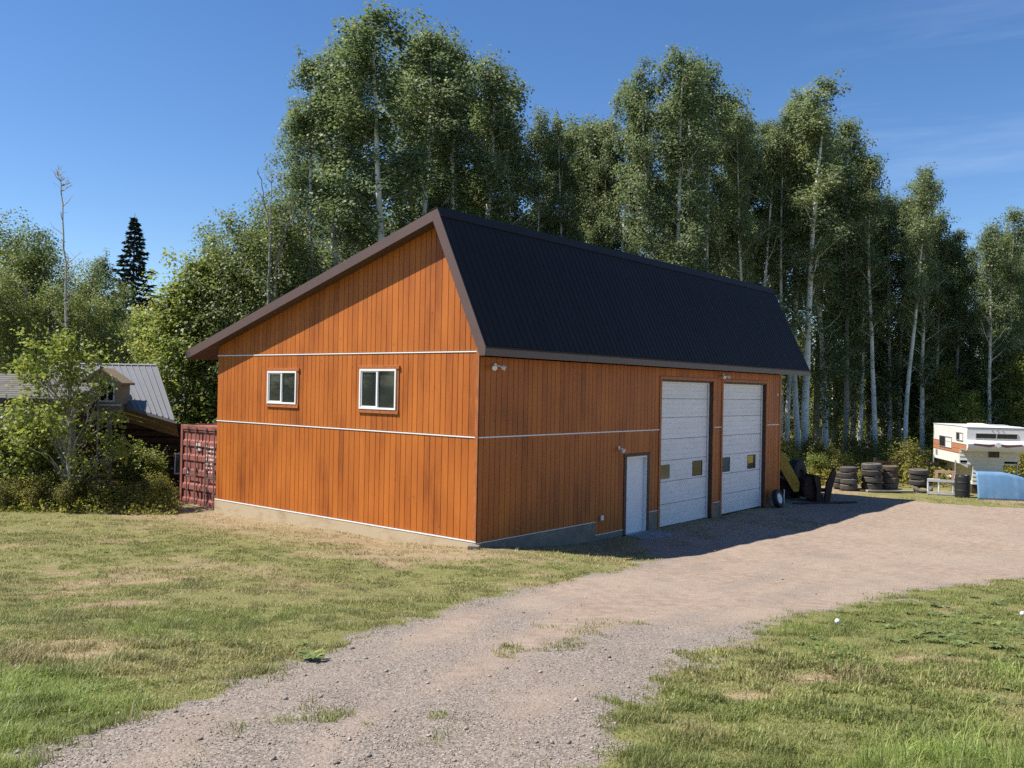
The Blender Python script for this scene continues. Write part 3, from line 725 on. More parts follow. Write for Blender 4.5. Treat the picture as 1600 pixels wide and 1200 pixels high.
for (wx_, wy_, r_, tw) in ((-.05, -.05, .60, 8), (.80, .55, .76, 52)):
    Mx = Matrix.Translation((wx_, wy_, r_)) @ Matrix.Rotation(R(tw), 4, 'Z') @ Matrix.Rotation(R(90), 4, 'X')
    tm = tyre_mesh(r_, .46, r_ * .5).copy(); tm.transform(Mx); tm.materials.clear(); tm.materials.append(mat('loader_tyre', (.03, .03, .03), .9))
    wo = link(bpy.data.objects.new('wheel', tm), ld)
    b = MB(); b.lathe([(r_ * .5, -.1), (r_ * .5, .1), (r_ * .35, .06), (.1, .06), (0, .1)], 20, Mx); b.build('rim', RUSTW, wo)
b = MB(); prof = [(.75, .15), (1.45, .02), (1.47, .06), (.85, .24), (.74, .5), (.82, .78), (.96, .92), (.93, .96), (.75, .82), (.66, .5)]
b.prism(prof, -.75, .05, axis=1); b.build('bucket', RUSTW, ld)
for yy in (-.78, .055):
    MB().prism([(.7, .3), (1.45, .03), (1.5, .12), (1.08, .78), (.96, .94), (.75, .85)], yy, yy + .025, axis=1).build('bucket_side', RUSTW, ld)
# angled rusty blade and upright in front of the loader
bx, by = 12.2, 34.4
bl = empty('dozer_blade', (bx, by, gz1(bx, by)), R(10), 'rusty dozer blade with a jagged raised end standing beyond the loader', 'blade')
MB().prism([(-.55, .0), (-.42, .0), (-.36, .55), (-.40, .98), (-.60, 1.05), (-.64, .9), (-.54, .5)], -.3, .5, axis=1).build('mouldboard', RUSTW, bl)
MB().prism([(-.1, .0), (.12, .0), (.22, .55), (.38, 1.12), (.27, 1.32), (.19, 1.12), (-.02, .72)], -.1, .0, axis=1).build('end_plate', RUSTW, bl)
part('push_beam', RUSTW, bl, (-.6, .15, .1, .2, .35, .5))
ax, ay = 11.0, 33.6
tag(plank(10.6, 33.3, 13.3, 34.2, .16, .0, .05, 'long dark plank lying in the shade by the loader', RUSTW), group=None)
pp = MB().tube([(0, 0, 0), (.01, .02, .55)], .02, 8).build('pipe', WHITEP, None); px_, py_ = loc2w(17.1, -.12); pp.location = (px_, py_, gz1(px_, py_)); tag(pp, 'thin white pipe standing at the far corner of the garage', 'pipe')

# ------------------------------------------------------------------ camper
CAMW = mat('white_camper_metal', (.74, .73, .70), .45, var=.06, scale=1.5)
CAMC = mat('cream_camper_siding', (.74, .71, .62), .5, var=.08, scale=1.5)
CAMO = mat('orange_brown_stripe', (.46, .20, .10), .5, var=.12, scale=3, stretch=(1, 1, 6))
CAMB = mat('brown_emblem', (.16, .06, .05), .5)
gx, gy = 19.3, 38.3; gz0 = gz1(20.5, 39)
cp = empty('truck_camper', (gx, gy, gz0), R(-11), 'white truck camper with an orange stripe and overhanging cab bed, standing on jacks', 'camper')
WZ0, WZ1, CWD, CLN, OV = 1.30, 2.90, 2.34, 4.1, 1.0    # heights above ground: wing bottom, roof
OB = 1.92                                                 # underside of the overhang
b = MB()
b.prism([(0, WZ0), (CLN, WZ0 - .02), (CLN, WZ1 - .03), (0, WZ1), (-OV + .02, WZ1 - .03), (-OV, WZ1 - .12), (-OV, OB + .42), (-OV + .12, OB), (0, OB)], 0, .04, axis=0)
b.prism([(0, WZ0), (CLN, WZ0 - .02), (CLN, WZ1 - .03), (0, WZ1), (-OV + .02, WZ1 - .03), (-OV, WZ1 - .12), (-OV, OB + .42), (-OV + .12, OB), (0, OB)], CWD - .04, CWD, axis=0)
b.box(.041, CWD - .041, CLN - .04, CLN, WZ0, WZ1 - .03)
b.box(.041, CWD - .041, .05, CLN - .041, WZ0, WZ0 + .04)
b.build('body_shell', CAMW, cp)
b = MB(); b.prism([(-OV + .01, WZ1 - .025), (0, WZ1 + .005), (CLN, WZ1 - .025), (CLN, WZ1), (0, WZ1 + .03), (-OV - .02, WZ1)], -.02, CWD + .02, axis=0); b.build('roof', CAMW, cp)
b = MB(); b.prism([(.75, WZ1), (.95, WZ1 + .09), (1.35, WZ1 + .11), (1.65, WZ1 + .09), (1.8, WZ1)], .75, 1.35, axis=0); b.build('roof_vent', CAMW, cp, bevel=.03)
b = MB(); b.prism([(.1, WZ1 - .02), (.3, WZ1 + .07), (1.0, WZ1 + .08), (1.3, WZ1)], 1.45, 2.05, axis=0); b.build('roof_vent', mat('grey_vent', (.4, .4, .42), .5), cp, bevel=.03)
# front of the cab-over: window band, flat panel, rounded nose
b = MB(); b.box(.041, CWD - .041, -OV, -OV + .03, OB + .42, WZ1 - .04); b.build('cab_over_front', CAMW, cp)
b = MB(); b.prism([(-OV, OB + .44), (-OV - .10, OB + .40), (-OV - .16, OB + .28), (-OV - .13, OB + .12), (-OV + .02, OB - .02), (-OV + .14, OB - .01), (-OV + .05, OB + .3)], .0, CWD, axis=0); b.build('cab_over_nose', CAMW, cp, bevel=.01)
b = MB(); b.box(.041, CWD - .041, -OV + .13, -.0, OB - .0, OB + .03); b.build('cab_over_floor', CAMC, cp)
def pane_win(u0, u1, z0, z1, y, parent, mid=True, mf=METAL, gl=GLASSD):
    f = MB(); t = .028
    f.box(u0, u1, y - .025, y, z0, z0 + t); f.box(u0, u1, y - .025, y, z1 - t, z1); f.box(u0, u0 + t, y - .025, y, z0 + t, z1 - t); f.box(u1 - t, u1, y - .025, y, z0 + t, z1 - t)
    if mid: f.box((u0 + u1) / 2 - .018, (u0 + u1) / 2 + .018, y - .025, y, z0 + t, z1 - t)
    fo = f.build('window', mf, parent)
    mi = (u0 + u1) / 2
    for a, c in (((u0 + t, mi - .018), (mi + .018, u1 - t)) if mid else ((u0 + t, u1 - t),)):
        part('pane', gl, fo, (a, c, y - .012, y - .006, z0 + t, z1 - t))
pane_win(.32, 1.95, 2.42, 2.66, -OV, cp)
em = MB()
for s_ in (-1, 1):
    em.add([(1.15 + s_ * .05, -OV - .166, OB + .24), (1.15 + s_ * .30, -OV - .166, OB + .16), (1.15 + s_ * .95, -OV - .166, OB + .24), (1.15 + s_ * .92, -OV - .166, OB + .31), (1.15 + s_ * .35, -OV - .166, OB + .27), (1.15 + s_ * .06, -OV - .166, OB + .31)], [(0, 1, 2, 3, 4, 5)])
em.v = [(x, y - .012 + (.0 if z > OB + .22 else .01), z) for x, y, z in em.v]
em.build('wing_emblem', CAMB, cp)
MB().prism([(1.03, OB + .22), (1.15, OB + .16), (1.27, OB + .22), (1.24, OB + .34), (1.15, OB + .38), (1.06, OB + .34)], -OV - .20, -OV - .155, axis=1).build('emblem_centre', CAMW, cp)
for k in range(3):
    MB().box(.95 + k * .2, .99 + k * .2, -OV - .02, -OV, 2.76, 2.79).build('marker_light', mat('amber_lens', (.5, .28, .06), .3), cp)
# front wall below the overhang: overlapped siding courses, narrower tub below the wings
TW0, TW1 = .52, 1.72
zc = .42; k = 0
while zc < OB - .02:
    h = min(.17, OB - .005 - zc)
    if zc >= WZ0 - .02: u0, u1 = .0, CWD
    elif zc > WZ0 - .19: u0, u1 = .30, TW1 + .05
    else: u0, u1 = TW0, TW1
    MB().prism([(-.03, zc), (-.012, zc + h - .004), (.02, zc + h - .004), (.02, zc)], u0 + .0, u1, axis=0).build('siding_strip', CAMC, cp)
    zc += h; k += 1
b = MB(); b.box(TW0, TW1, .021, CLN - .1, .42, WZ0); b.build('tub', CAMC, cp)
b = MB(); b.prism([(.0, WZ0), (.30, WZ0 - .17), (TW0, WZ0 - .02), (TW0, WZ0)], .0, .02, axis=1); b.build('wing_skirt', CAMC, cp)
pane_win(1.14, 1.56, 1.60, 1.87, -.032, cp, mf=DARKTRIM)
# side: stripes and windows (built on the face x = 0)
b = MB(); b.box(-.006, -.001, .0, CLN, 1.75, 2.14); b.box(-.006, -.001, -OV + .05, -.001, OB + .02, 2.14); b.build('stripe', CAMO, cp)
b = MB(); b.box(-.009, -.007, .0, CLN, 1.93, 1.942); b.box(-.012, -.001, -OV + .05, CLN, 2.145, 2.162); b.box(-.012, -.001, .0, CLN, 1.732, 1.748); b.build('stripe_trim', CAMB, cp)
def side_win(y0, y1, z0, z1):
    f = MB(); t = .035
    f.box(-.03, .0, y0, y1, z0, z0 + t); f.box(-.03, .0, y0, y1, z1 - t, z1); f.box(-.03, .0, y0, y0 + t, z0 + t, z1 - t); f.box(-.03, .0, y1 - t, y1, z0 + t, z1 - t)
    mi = (y0 + y1) / 2; f.box(-.03, .0, mi - .02, mi + .02, z0 + t, z1 - t)
    fo = f.build('window', METAL, cp)
    part('pane', GLASSD, fo, (-.014, -.010, mi + .02, y1 - t, z0 + t, z1 - t)); part('pane', CAMW, fo, (-.012, -.009, y0 + t, mi - .02, z0 + t, z1 - t))
side_win(1.1, 3.05, 1.87, 2.38); side_win(-.5, .45, 2.28, 2.64)
part('vent_cover', METAL, cp, (-.015, -.001, 3.35, 3.65, 1.45, 1.70))
for (jx, jy) in ((-.06, .35), (-.06, CLN - .3), (CWD + .06, .35), (CWD + .06, CLN - .3)):
    j = MB(); j.tube([(jx, jy, .0), (jx, jy, .75)], .022, 8); j.tube([(jx, jy, .7), (jx, jy, WZ0 + .12)], .032, 8); j.box(jx - .1, jx + .1, jy - .1, jy + .1, 0, .02); j.build('jack_leg', METAL, cp)
# blocks carrying the tub
part('cradle', mat('dark_crate_wood', (.07, .045, .03), .9, var=.3), cp, (TW0 + .02, TW1 - .02, .1, .3, -.05, .419), (TW0 + .02, TW1 - .02, 1.9, 2.1, -.05, .419))

# blue truck bonnet, barrel, rack
BLUE = mat('faded_blue_paint', (.12, .245, .40), .6, scale=2.2, col2=(.20, .31, .43), f0=.45, f1=.75)
def blue_mat():
    m_ = BLUE; n, l = m_.node_tree.nodes, m_.node_tree.links; p = n['Principled BSDF']
    src = p.inputs['Base Color'].links[0].from_socket
    tc = n.new('ShaderNodeTexCoord'); a = n.new('ShaderNodeTexNoise'); a.inputs['Scale'].default_value = 5; a.inputs['Detail'].default_value = 7; a.inputs['Roughness'].default_value = .75
    l.new(tc.outputs['Object'], a.inputs['Vector']); r = n.new('ShaderNodeMapRange'); r.inputs['From Min'].default_value = .62; r.inputs['From Max'].default_value = .7
    l.new(a.outputs['Fac'], r.inputs['Value']); mi = n.new('ShaderNodeMix'); mi.data_type = 'RGBA'; mi.inputs['B'].default_value = (.16, .085, .05, 1)
    l.new(src, mi.inputs['A']); l.new(r.outputs[0], mi.inputs['Factor']); l.new(mi.outputs['Result'], p.inputs['Base Color'])
blue_mat()
hx0, hy0 = 18.96, 36.1
hd = empty('truck_bonnet', (hx0, hy0, gz1(19.8, 36)), R(-6), 'faded blue truck bonnet with rust specks leaning on edge beside the black barrel', 'bonnet')
nu, nv = 25, 14; vs = []; L_, H_ = 1.98, 1.12
for j in range(nv):
    for i in range(nu):
        s_, t = i / (nu - 1), j / (nv - 1)
        top = H_ * (1 - .20 * max(0, (s_ - .45) / .55) ** 1.6)
        bulge = .055 * math.sin(math.pi * s_) ** .6 - (.014 * math.exp(-((s_ - .56) / .018) ** 2)) - .012 * math.exp(-((s_ - .22) / .02) ** 2) + .012 * math.exp(-((s_ - .80) / .03) ** 2)
        fold = -.09 * max(0, t - .93) / .07
        vs.append((s_ * L_ + .05 * t * (s_ - .5) * -1, .30 * t - bulge - .04 * math.sin(math.pi * t) - fold, top * t))
fs = [(j * nu + i, j * nu + i + 1, (j + 1) * nu + i + 1, (j + 1) * nu + i) for j in range(nv - 1) for i in range(nu - 1)]
o = MB().add(vs, fs).build('panel', BLUE, hd, smooth=True); sm = o.modifiers.new('thickness', 'SOLIDIFY'); sm.thickness = .02; sm.offset = -1
b = MB(); b.box(.1, L_ - .12, .06, .10, .08, .14); b.tube([(.1, .09, .1), (.12, .36, 1.0)], .025, 6); b.tube([(L_ - .15, .09, .1), (L_ - .17, .33, .8)], .025, 6); b.build('inner_brace', RUSTW, hd)
bx, by = 18.66, 36.75
br = empty('plastic_barrel', (bx, by, gz1(bx, by)), 0, 'black ribbed plastic barrel with white lid plugs beside the blue bonnet', 'barrel')
MB().lathe([(0, .0), (.26, .0), (.285, .03), (.29, .25), (.30, .28), (.30, .31), (.29, .34), (.29, .58), (.30, .61), (.30, .64), (.29, .67), (.285, .86), (.27, .90), (.275, .92), (.26, .93), (.25, .90), (0, .90)], 32).build('drum', BLACK, br, smooth=False)
b = MB(); b.lathe([(.0, .925), (.035, .925), (.035, .895)], 12, Matrix.Translation((-.13, -.06, 0))); b.lathe([(.0, .925), (.03, .925), (.03, .895)], 12, Matrix.Translation((.14, -.03, 0))); b.build('plugs', WHITEP, br)
bb = empty('blue_drum', (18.93, 37.45, gz1(18.9, 37.4)), 0, 'small blue plastic drum mostly hidden behind the black barrel', 'drum')
MB().lathe([(0, 0), (.2, 0), (.22, .03), (.22, .5), (.19, .58), (0, .6)], 24).build('drum', mat('blue_plastic', (.06, .16, .42), .5), bb)
# white metal rack with a pale wooden trestle resting on it
rx, ry = 17.72, 37.75
rk = empty('metal_rack', (rx, ry, gz1(rx, ry)), R(-22), 'white welded metal rack lying on its side before yellow bushes', 'rack')
b = MB(); r_ = .028
for zz in (.06, .62):
    b.tube([(0, 0, zz), (.95, 0, zz)], r_, 8); b.tube([(0, .35, zz), (.95, .35, zz)], r_, 8); b.tube([(0, 0, zz), (0, .35, zz)], r_, 8); b.tube([(.95, 0, zz), (.95, .35, zz)], r_, 8)
for xx in (0, .42, .95): b.tube([(xx, 0, .0), (xx, 0, .64)], r_, 8); b.tube([(xx, .35, .0), (xx, .35, .64)], r_, 8)
b.build('tube_frame', mat('chalky_white_metal', (.6, .6, .62), .5, var=.15), rk)
for zz in (.60, .08): part('rail', mat('grey_rail', (.5, .5, .52), .5), rk, (-.05, 1.0, -.06, -.031, zz - .05, zz + .06))
tr_ = empty('trestle', (rx + .25, ry - .06, gz1(rx, ry) + .66), R(-22), 'pinkish wooden trestle resting on top of the white metal rack', 'trestle')
PW = mat('pinkish_wood', (.50, .29, .21), .75, var=.2, scale=4)
part('beam', PW, tr_, (0, .78, .06, .20, .26, .36)); part('leg', PW, tr_, (.02, .12, .05, .21, .0, .259)); part('leg', PW, tr_, (.64, .74, .05, .21, .0, .259))
fn = empty('rail_fence', (17.2, 42.2, gz1(17.2, 42.2)), R(-4), 'low dark wooden rail fence among bushes behind the camper', 'fence')
FW = mat('dark_fence_wood', (.09, .05, .035), .9, var=.3)
part('rail', FW, fn, (0, 4.2, -.03, .03, .95, 1.07))
for k in range(3): part('post', FW, fn, (k * 2.0 + .05, k * 2.0 + .17, .031, .14, 0, 1.2))

# ------------------------------------------------------------------ trees
def rotm(rng, n):
    a = rng.normal(size=(n, 3)); a /= np.linalg.norm(a, axis=1, keepdims=True); return a
def leaf_quads(rng, C, size, out=None, flat=.35, asp=.8):
    """one diamond leaf per centre; normals tend outward and upward, as leaves turn to the light"""
    n = len(C)
    nrm = rotm(rng, n)
    if out is not None: nrm = nrm + .55 * out
    nrm[:, 2] += flat
    nrm /= np.linalg.norm(nrm, axis=1, keepdims=True)
    t = np.cross(nrm, rotm(rng, n)); t /= np.linalg.norm(t, axis=1, keepdims=True) + 1e-9
    b = np.cross(nrm, t)
    s = size * rng.uniform(.5, 1.5, (n, 1)) * .5
    fold = nrm * s * .25
    V = np.stack([C - t * s, C + b * s * asp + fold, C + t * s, C - b * s * asp + fold], 1).reshape(-1, 3)
    return V, np.arange(4 * n).reshape(n, 4)
def tree_mesh(rng, H, cf, Rr, leaf, nleaf, r0, limbs=26, up=(.5, 1.0), clump=.55, fork=None, lean=.5, top_shape=None, bare=0.0, dead=8):
    """trunk-and-limbs geometry and leaf geometry of one broad-leaved tree"""
    tb = MB(); C = []; O = []; Tn = []
    def trunk(base, Ht, r, n=12, wob=.12):
        pts = [Vector(base)]; d = Vector((rng.normal() * .03 * lean, rng.normal() * .03 * lean, 1))
        for i in range(n):
            d = (d + Vector((rng.normal() * wob * .22, rng.normal() * wob * .22, .25))).normalized()
            pts.append(pts[-1] + d * (Ht / n))
        rad = [max(.018, r * (1 - (i / n) * .93) ** .85) for i in range(n + 1)]; rad[0] *= 1.18
        tb.tube(pts, rad, 8, cap=False); return pts, rad
    stems = [trunk((0, 0, -.1), H, r0)]
    if fork:
        p0, _ = stems[0]; k = int(len(p0) * fork)
        stems.append(trunk(p0[k] + Vector((.05, 0, 0)), H * (1 - fork) * .92, r0 * .6, 8, .3))
    clumps = []
    for si, (pts, rad) in enumerate(stems):
        n = len(pts) - 1; L = limbs if si == 0 else limbs // 2; c0 = cf if si == 0 else .15
        for j in range(L + dead):
            isdead = j >= L
            f = c0 + (1 - c0) * ((j + rng.uniform(0, 1)) / L) ** .9 if not isdead else c0 * rng.uniform(.35, 1.05)
            f = min(f, .985); a = f * n; i = int(a); p = pts[i].lerp(pts[min(i + 1, n)], a - i)
            x = (f - c0) / (1 - c0)
            sh = (top_shape or (lambda q: (.55 + .9 * q) * (1 - q) ** .6 * 1.25 + .12))(max(x, 0))
            ln = Rr * sh * rng.uniform(.6, 1.25) * (.75 if si else 1)
            if isdead: ln = Rr * rng.uniform(.2, .5)
            az = rng.uniform(0, 2 * math.pi); el = rng.uniform(*up)
            d = Vector((math.cos(az) * math.cos(el), math.sin(az) * math.cos(el), math.sin(el)))
            q = [p]; rr = rad[i] * rng.uniform(.22, .4) if not isdead else rad[i] * .13
            for s_ in range(4):
                d = (d + Vector((rng.normal() * .16, rng.normal() * .16, .07 + rng.normal() * .1))).normalized(); q.append(q[-1] + d * ln / 4)
            tb.tube(q, [max(.008, rr * (1 - s_ / 5)) for s_ in range(5)], 5, cap=False)
            if isdead: continue
            if rng.uniform() < bare: continue
            for s_ in (1.4, 2.2, 2.9, 3.5, 4.0):
                k = int(min(s_, 3.999)); c = q[k].lerp(q[k + 1], s_ - k)
                cl = clump * rng.uniform(.65, 1.25) * (.75 + .25 * min(1, ln))
                c = c + Vector((rng.normal(), rng.normal(), rng.normal())) * cl * .35
                clumps.append((c, cl, c - p))
                if rng.uniform() < .5:
                    e = c + Vector((rng.normal(), rng.normal(), rng.normal() * .7 + .2)) * .55 * clump * 1.6
                    tb.tube([q[k], c.lerp(e, .4), e], [max(.006, rr * .3), .007, .004], 4, cap=False); clumps.append((e, cl * .8, e - p))
        tp = pts[-1]
        for _ in range(5): clumps.append((tp + Vector((rng.normal() * .18, rng.normal() * .18, rng.uniform(-1.2, .15))), clump * .55, Vector((0, 0, 1))))
    w = np.array([c[1] ** 2 for c in clumps]); w /= w.sum()
    pick = rng.choice(len(clumps), nleaf, p=w)
    cc = np.array([tuple(c[0]) for c in clumps]); cr = np.array([c[1] for c in clumps]); oo = np.array([tuple(c[2]) for c in clumps])
    off = np.clip(rng.normal(size=(nleaf, 3)), -1.7, 1.7) * np.array([.52, .52, .44])
    C = cc[pick] + off * cr[pick][:, None]
    out = oo[pick]; out = out / (np.linalg.norm(out, axis=1, keepdims=True) + 1e-6) + off * .8
    V, Qd = leaf_quads(rng, C, leaf, out, .75)
    ct = rng.normal(size=len(clumps)) * .10
    tint = np.repeat(np.clip(.45 + ct[pick] + rng.normal(size=nleaf) * .16, 0, 1), 4)
    return tb, V, Qd, tint
ASPEN_LEAF = leaf_mat('aspen_leaf', [(0, (.085, .118, .048)), (.4, (.155, .20, .085)), (.7, (.225, .265, .12)), (1, (.34, .345, .18))], .5, .45, .4)
COTTON_LEAF = leaf_mat('cottonwood_leaf', [(0, (.12, .15, .033)), (.45, (.235, .28, .065)), (.75, (.32, .34, .09)), (1, (.40, .38, .12))], .5, .5, .4)
OLIVE_LEAF = leaf_mat('willow_leaf', [(0, (.09, .12, .038)), (.45, (.175, .215, .065)), (.75, (.24, .275, .08)), (1, (.32, .28, .08))], .5, .42, .4)
BUSH_LEAF = leaf_mat('bush_leaf', [(0, (.09, .10, .025)), (.4, (.23, .235, .055)), (.7, (.34, .31, .075)), (.9, (.38, .25, .05)), (1, (.32, .11, .04))], .55, .55, .4)
NEEDLE = leaf_mat('spruce_needle', [(0, (.008, .016, .010)), (.5, (.024, .042, .024)), (1, (.05, .075, .038))], .6, .1, .3)
ASPEN_BARK = bark_mat('aspen_bark', (.74, .715, .65), (.05, .045, .04), .53)
GREY_BARK = bark_mat('grey_bark', (.30, .28, .24), (.06, .05, .04), .5)
BROWN_BARK = bark_mat('brown_bark', (.12, .095, .075), (.04, .03, .025), .5)
def proto(kind, seed, bark, leafm, **kw):
    rng = np.random.default_rng(seed)
    tb, V, Qd, tint = tree_mesh(rng, **kw)
    me = bpy.data.meshes.new(kind + '_trunk'); me.from_pydata(tb.v, [], tb.f); me.update(); me.polygons.foreach_set('use_smooth', [True] * len(me.polygons)); me.materials.append(bark)
    co = mesh_np('crown', V, quads=Qd, mat=leafm, attrs={'tint': ('FLOAT', tint)})
    cm = co.data; bpy.data.objects.remove(co)
    return me, cm, kw['H']
P = {}
for i, (fk, lb, cf) in enumerate([(None, 26, .40), (None, 30, .36), (.55, 24, .44), (None, 28, .48), (None, 24, .33), (.48, 26, .42)]):
    P['tall%d' % i] = proto('aspen', 100 + i, ASPEN_BARK, ASPEN_LEAF, H=20.0, cf=cf, Rr=1.75, leaf=.115, nleaf=13500, r0=.19, limbs=lb, clump=.50, fork=fk)
for i in range(4):
    P['mid%d' % i] = proto('aspen', 200 + i, ASPEN_BARK if i % 2 else GREY_BARK, ASPEN_LEAF, H=13.0, cf=.20, Rr=1.7, leaf=.12, nleaf=10000, r0=.13, limbs=26, clump=.50, dead=4)
for i in range(3):
    P['round%d' % i] = proto('cottonwood', 300 + i, GREY_BARK, OLIVE_LEAF, H=12.0, cf=.16, Rr=2.6, leaf=.115, nleaf=13500, r0=.17, limbs=28, up=(.3, .9), clump=.60, fork=.3, dead=4)
for i in range(3):
    P['young%d' % i] = proto('young_poplar', 400 + i, GREY_BARK, COTTON_LEAF, H=8.0, cf=.05, Rr=1.9, leaf=.125, nleaf=9000, r0=.07, limbs=32, up=(.3, .9), clump=.50, dead=0,
                             top_shape=lambda q: (1 - q) ** .7 * 1.05 + .12)
for i in range(4):
    P['bush%d' % i] = proto('bush', 500 + i, BROWN_BARK, BUSH_LEAF, H=1.7, cf=.04, Rr=1.0, leaf=.08, nleaf=2100, r0=.02, limbs=26, up=(.3, 1.1), clump=.36, dead=0,
                            top_shape=lambda q: 1.0 - .45 * q)
for i in range(2):
    P['green%d' % i] = proto('green_bush', 540 + i, BROWN_BARK, COTTON_LEAF, H=2.2, cf=.04, Rr=1.1, leaf=.10, nleaf=2800, r0=.025, limbs=24, up=(.3, 1.0), clump=.42, dead=0,
                             top_shape=lambda q: 1.0 - .5 * q)
for i, cf in enumerate((.16, .22, .12)):
    P['full%d' % i] = proto('aspen', 600 + i, ASPEN_BARK if i else GREY_BARK, ASPEN_LEAF, H=18.0, cf=cf, Rr=2.0, leaf=.115, nleaf=18500, r0=.18, limbs=36, clump=.52, fork=.5 if i == 2 else None)
tree_count = {}
def plant(key, x, y, H, wide=1.0, rz=None, label=None, cat='tree', group=None, name='aspen_tree', lean=None, thick=1.0, tb=None):
    tmesh, cmesh, H0 = P[key]
    s = H / H0
    root = empty(name, (x, y, gz1(x, y)), rz if rz is not None else random.uniform(0, 6.28), label, cat, group)
    if not lean and name == 'aspen_tree': lean = (random.gauss(0, .016), random.gauss(0, .016))
    if lean: root.rotation_euler = (lean[1], lean[0], root.rotation_euler.z)
    t = bpy.data.objects.new('trunk', tmesh); link(t, root); t.scale = (s * wide * thick, s * wide * thick, s)
    c = bpy.data.objects.new('crown', cmesh); link(c, root); c.scale = (s * wide * thick, s * wide * thick, s)
    if tb: t.material_slots[0].link = 'OBJECT'; t.material_slots[0].material = tb
    return root
def px_xy(px, Y):              # ground position seen at the picture column px, Y metres away
    return ((px - 800) / FPX * Y, Y)
def top_h(px, py, Y):
    hz = 608.9 + (px - 800) * ROLL
    return CAMZ + (hz - py) / FPX * Y - gz1((px - 800) / FPX * Y, Y)
BIG = [  # column, distance, top row, width, model, label
    (455, 43, 165, .85, 'tall1', 'aspen at the outer edge of the tall stand above the low eave'),
    (484, 37, 92, .85, 'tall0', 'aspen with two-tone trunk emerging above the low roof slope'),
    (514, 38, 70, .95, 'tall3', 'aspen with pale clear trunk second along the low roof slope'),
    (538, 41, 95, .8, 'tall4', 'thin aspen between two thicker trunks above the low roof slope'),
    (562, 40, 62, .9, 'tall1', 'aspen with thin mottled trunk next to the thickest bright one'),
    (584, 36.5, 40, 1.1, 'tall3', 'thickest bright white aspen trunk rising over the low roof slope'),
    (612, 45, 50, .95, 'tall4', 'aspen crown just behind the thickest bright trunk'),
    (642, 41, 52, .95, 'tall0', 'aspen with paired pale stems standing just short of the roof peak'),
    (668, 45, 72, .9, 'tall2', 'forked aspen directly behind the roof peak'),
    (700, 42, 82, .95, 'tall1', 'aspen with straight thin white trunk just past the roof peak'),
    (722, 46, 98, .85, 'tall4', 'aspen crown set back behind the start of the ridge'),
    (745, 43, 88, 1.0, 'tall3', 'broad aspen whose crown forms the high shoulder past the roof peak'),
    (774, 46, 125, .9, 'tall0', 'aspen on the falling side of the highest clump'),
    (800, 45, 188, .8, 'tall4', 'shorter aspen at the foot of the highest clump'),
    (828, 46, 182, .75, 'tall1', 'narrow pointed yellowish aspen in the gap of the treeline'),
    (862, 48, 212, .8, 'tall0', 'lower aspen filling the dip of the treeline'),
    (890, 47, 185, .8, 'tall4', 'rounded aspen before the second high clump'),
    (917, 50, 192, .8, 'tall2', 'aspen with twin tops before the second high clump'),
    (946, 49, 205, .75, 'tall1', 'slim aspen at the foot of the second high clump'),
    (970, 45, 140, .8, 'tall3', 'aspen with loose outer branches at the side of the second high clump'),
    (1002, 44, 112, .9, 'tall5', 'aspen with pale forked trunk above the middle of the ridge'),
    (1030, 47, 118, .85, 'tall4', 'aspen crown between the forked trunk and the straight white trunk'),
    (1056, 46, 105, .85, 'tall0', 'slender aspen beside the straight white trunk'),
    (1074, 43, 88, 1.0, 'tall3', 'aspen with straight bright white trunk and the tallest top of the second clump'),
    (1100, 48, 120, .95, 'tall1', 'dark-sided aspen on the falling side of the second high clump'),
    (1124, 50, 180, .8, 'tall2', 'aspen above the far third of the ridge'),
    (1156, 49, 188, .85, 'tall4', 'leafy aspen above the far end of the ridge'),
    (1182, 51, 195, .8, 'tall0', 'aspen standing over the far end of the ridge'),
    (1205, 52, 190, .8, 'tall1', 'thin aspen just beyond the ridge end'),
    (1231, 54, 185, .85, 'tall3', 'first white trunk of the bright trio beyond the garage'),
    (1250, 52, 152, .9, 'tall4', 'middle white trunk of the bright trio beyond the garage'),
    (1260, 50.5, 132, 1.05, 'tall3', 'thickest white trunk of the bright trio beyond the garage'),
    (1292, 54, 170, 1.0, 'tall1', 'broad aspen with a jutting high branch after the bright trio'),
    (1322, 55, 198, .95, 'tall5', 'aspen reaching out over the open sky after the bright trio'),
    (1345, 57, 262, .9, 'tall0', 'dark shaded aspen behind the leaning trunk'),
    (1392, 58, 300, .9, 'tall4', 'shaded aspen between the leaning and the straight trunk'),
    (1415, 52.5, 272, .95, 'tall3', 'single straight grey trunk behind the widest tyre stack'),
    (1442, 56, 290, .95, 'tall1', 'leafy aspen behind the brown tyre stack'),
    (1465, 58, 335, .9, 'tall2', 'aspen behind the lone tyre stack'),
    (1492, 57, 362, .9, 'tall0', 'aspen above the rear corner of the camper'),
    (1518, 60, 392, .85, 'tall4', 'short aspen in the notch above the camper'),
    (1546, 55, 350, .95, 'tall1', 'yellowing aspen above the camper roof vent'),
    (1576, 56, 335, 1.0, 'tall3', 'wide aspen over the cab end of the camper'),
    (1604, 57, 362, 1.0, 'tall5', 'aspen cut by the picture edge over the camper')]
for k, (px, Y, py, wd, key, lab) in enumerate(BIG):
    x, y = px_xy(px, Y)
    if px > 1285 and px != 1415: key = 'full%d' % (k % 3)
    elif k % 5 == 2 or 'crown' in lab or 'leafy' in lab: key = 'full%d' % (k % 3)
    if 1110 < px < 1265: key = ('tall3', 'tall1', 'tall3', 'tall4')[k % 4]
    if px < 805: wd *= 1.15
    plant(key, x, y, top_h(px, py, Y), wd, label=lab, group='aspens behind the garage and yard', thick=1.12 if 'thickest' in lab else 1.0)
x, y = px_xy(1370, 54)
plant('tall0', x, y, top_h(1352, 250, 54), .95, rz=1.0, label='leaning grey aspen trunk behind the black tyre stacks', group='aspens behind the garage and yard', lean=(-.055, 0))
rf_ = random.Random(21)
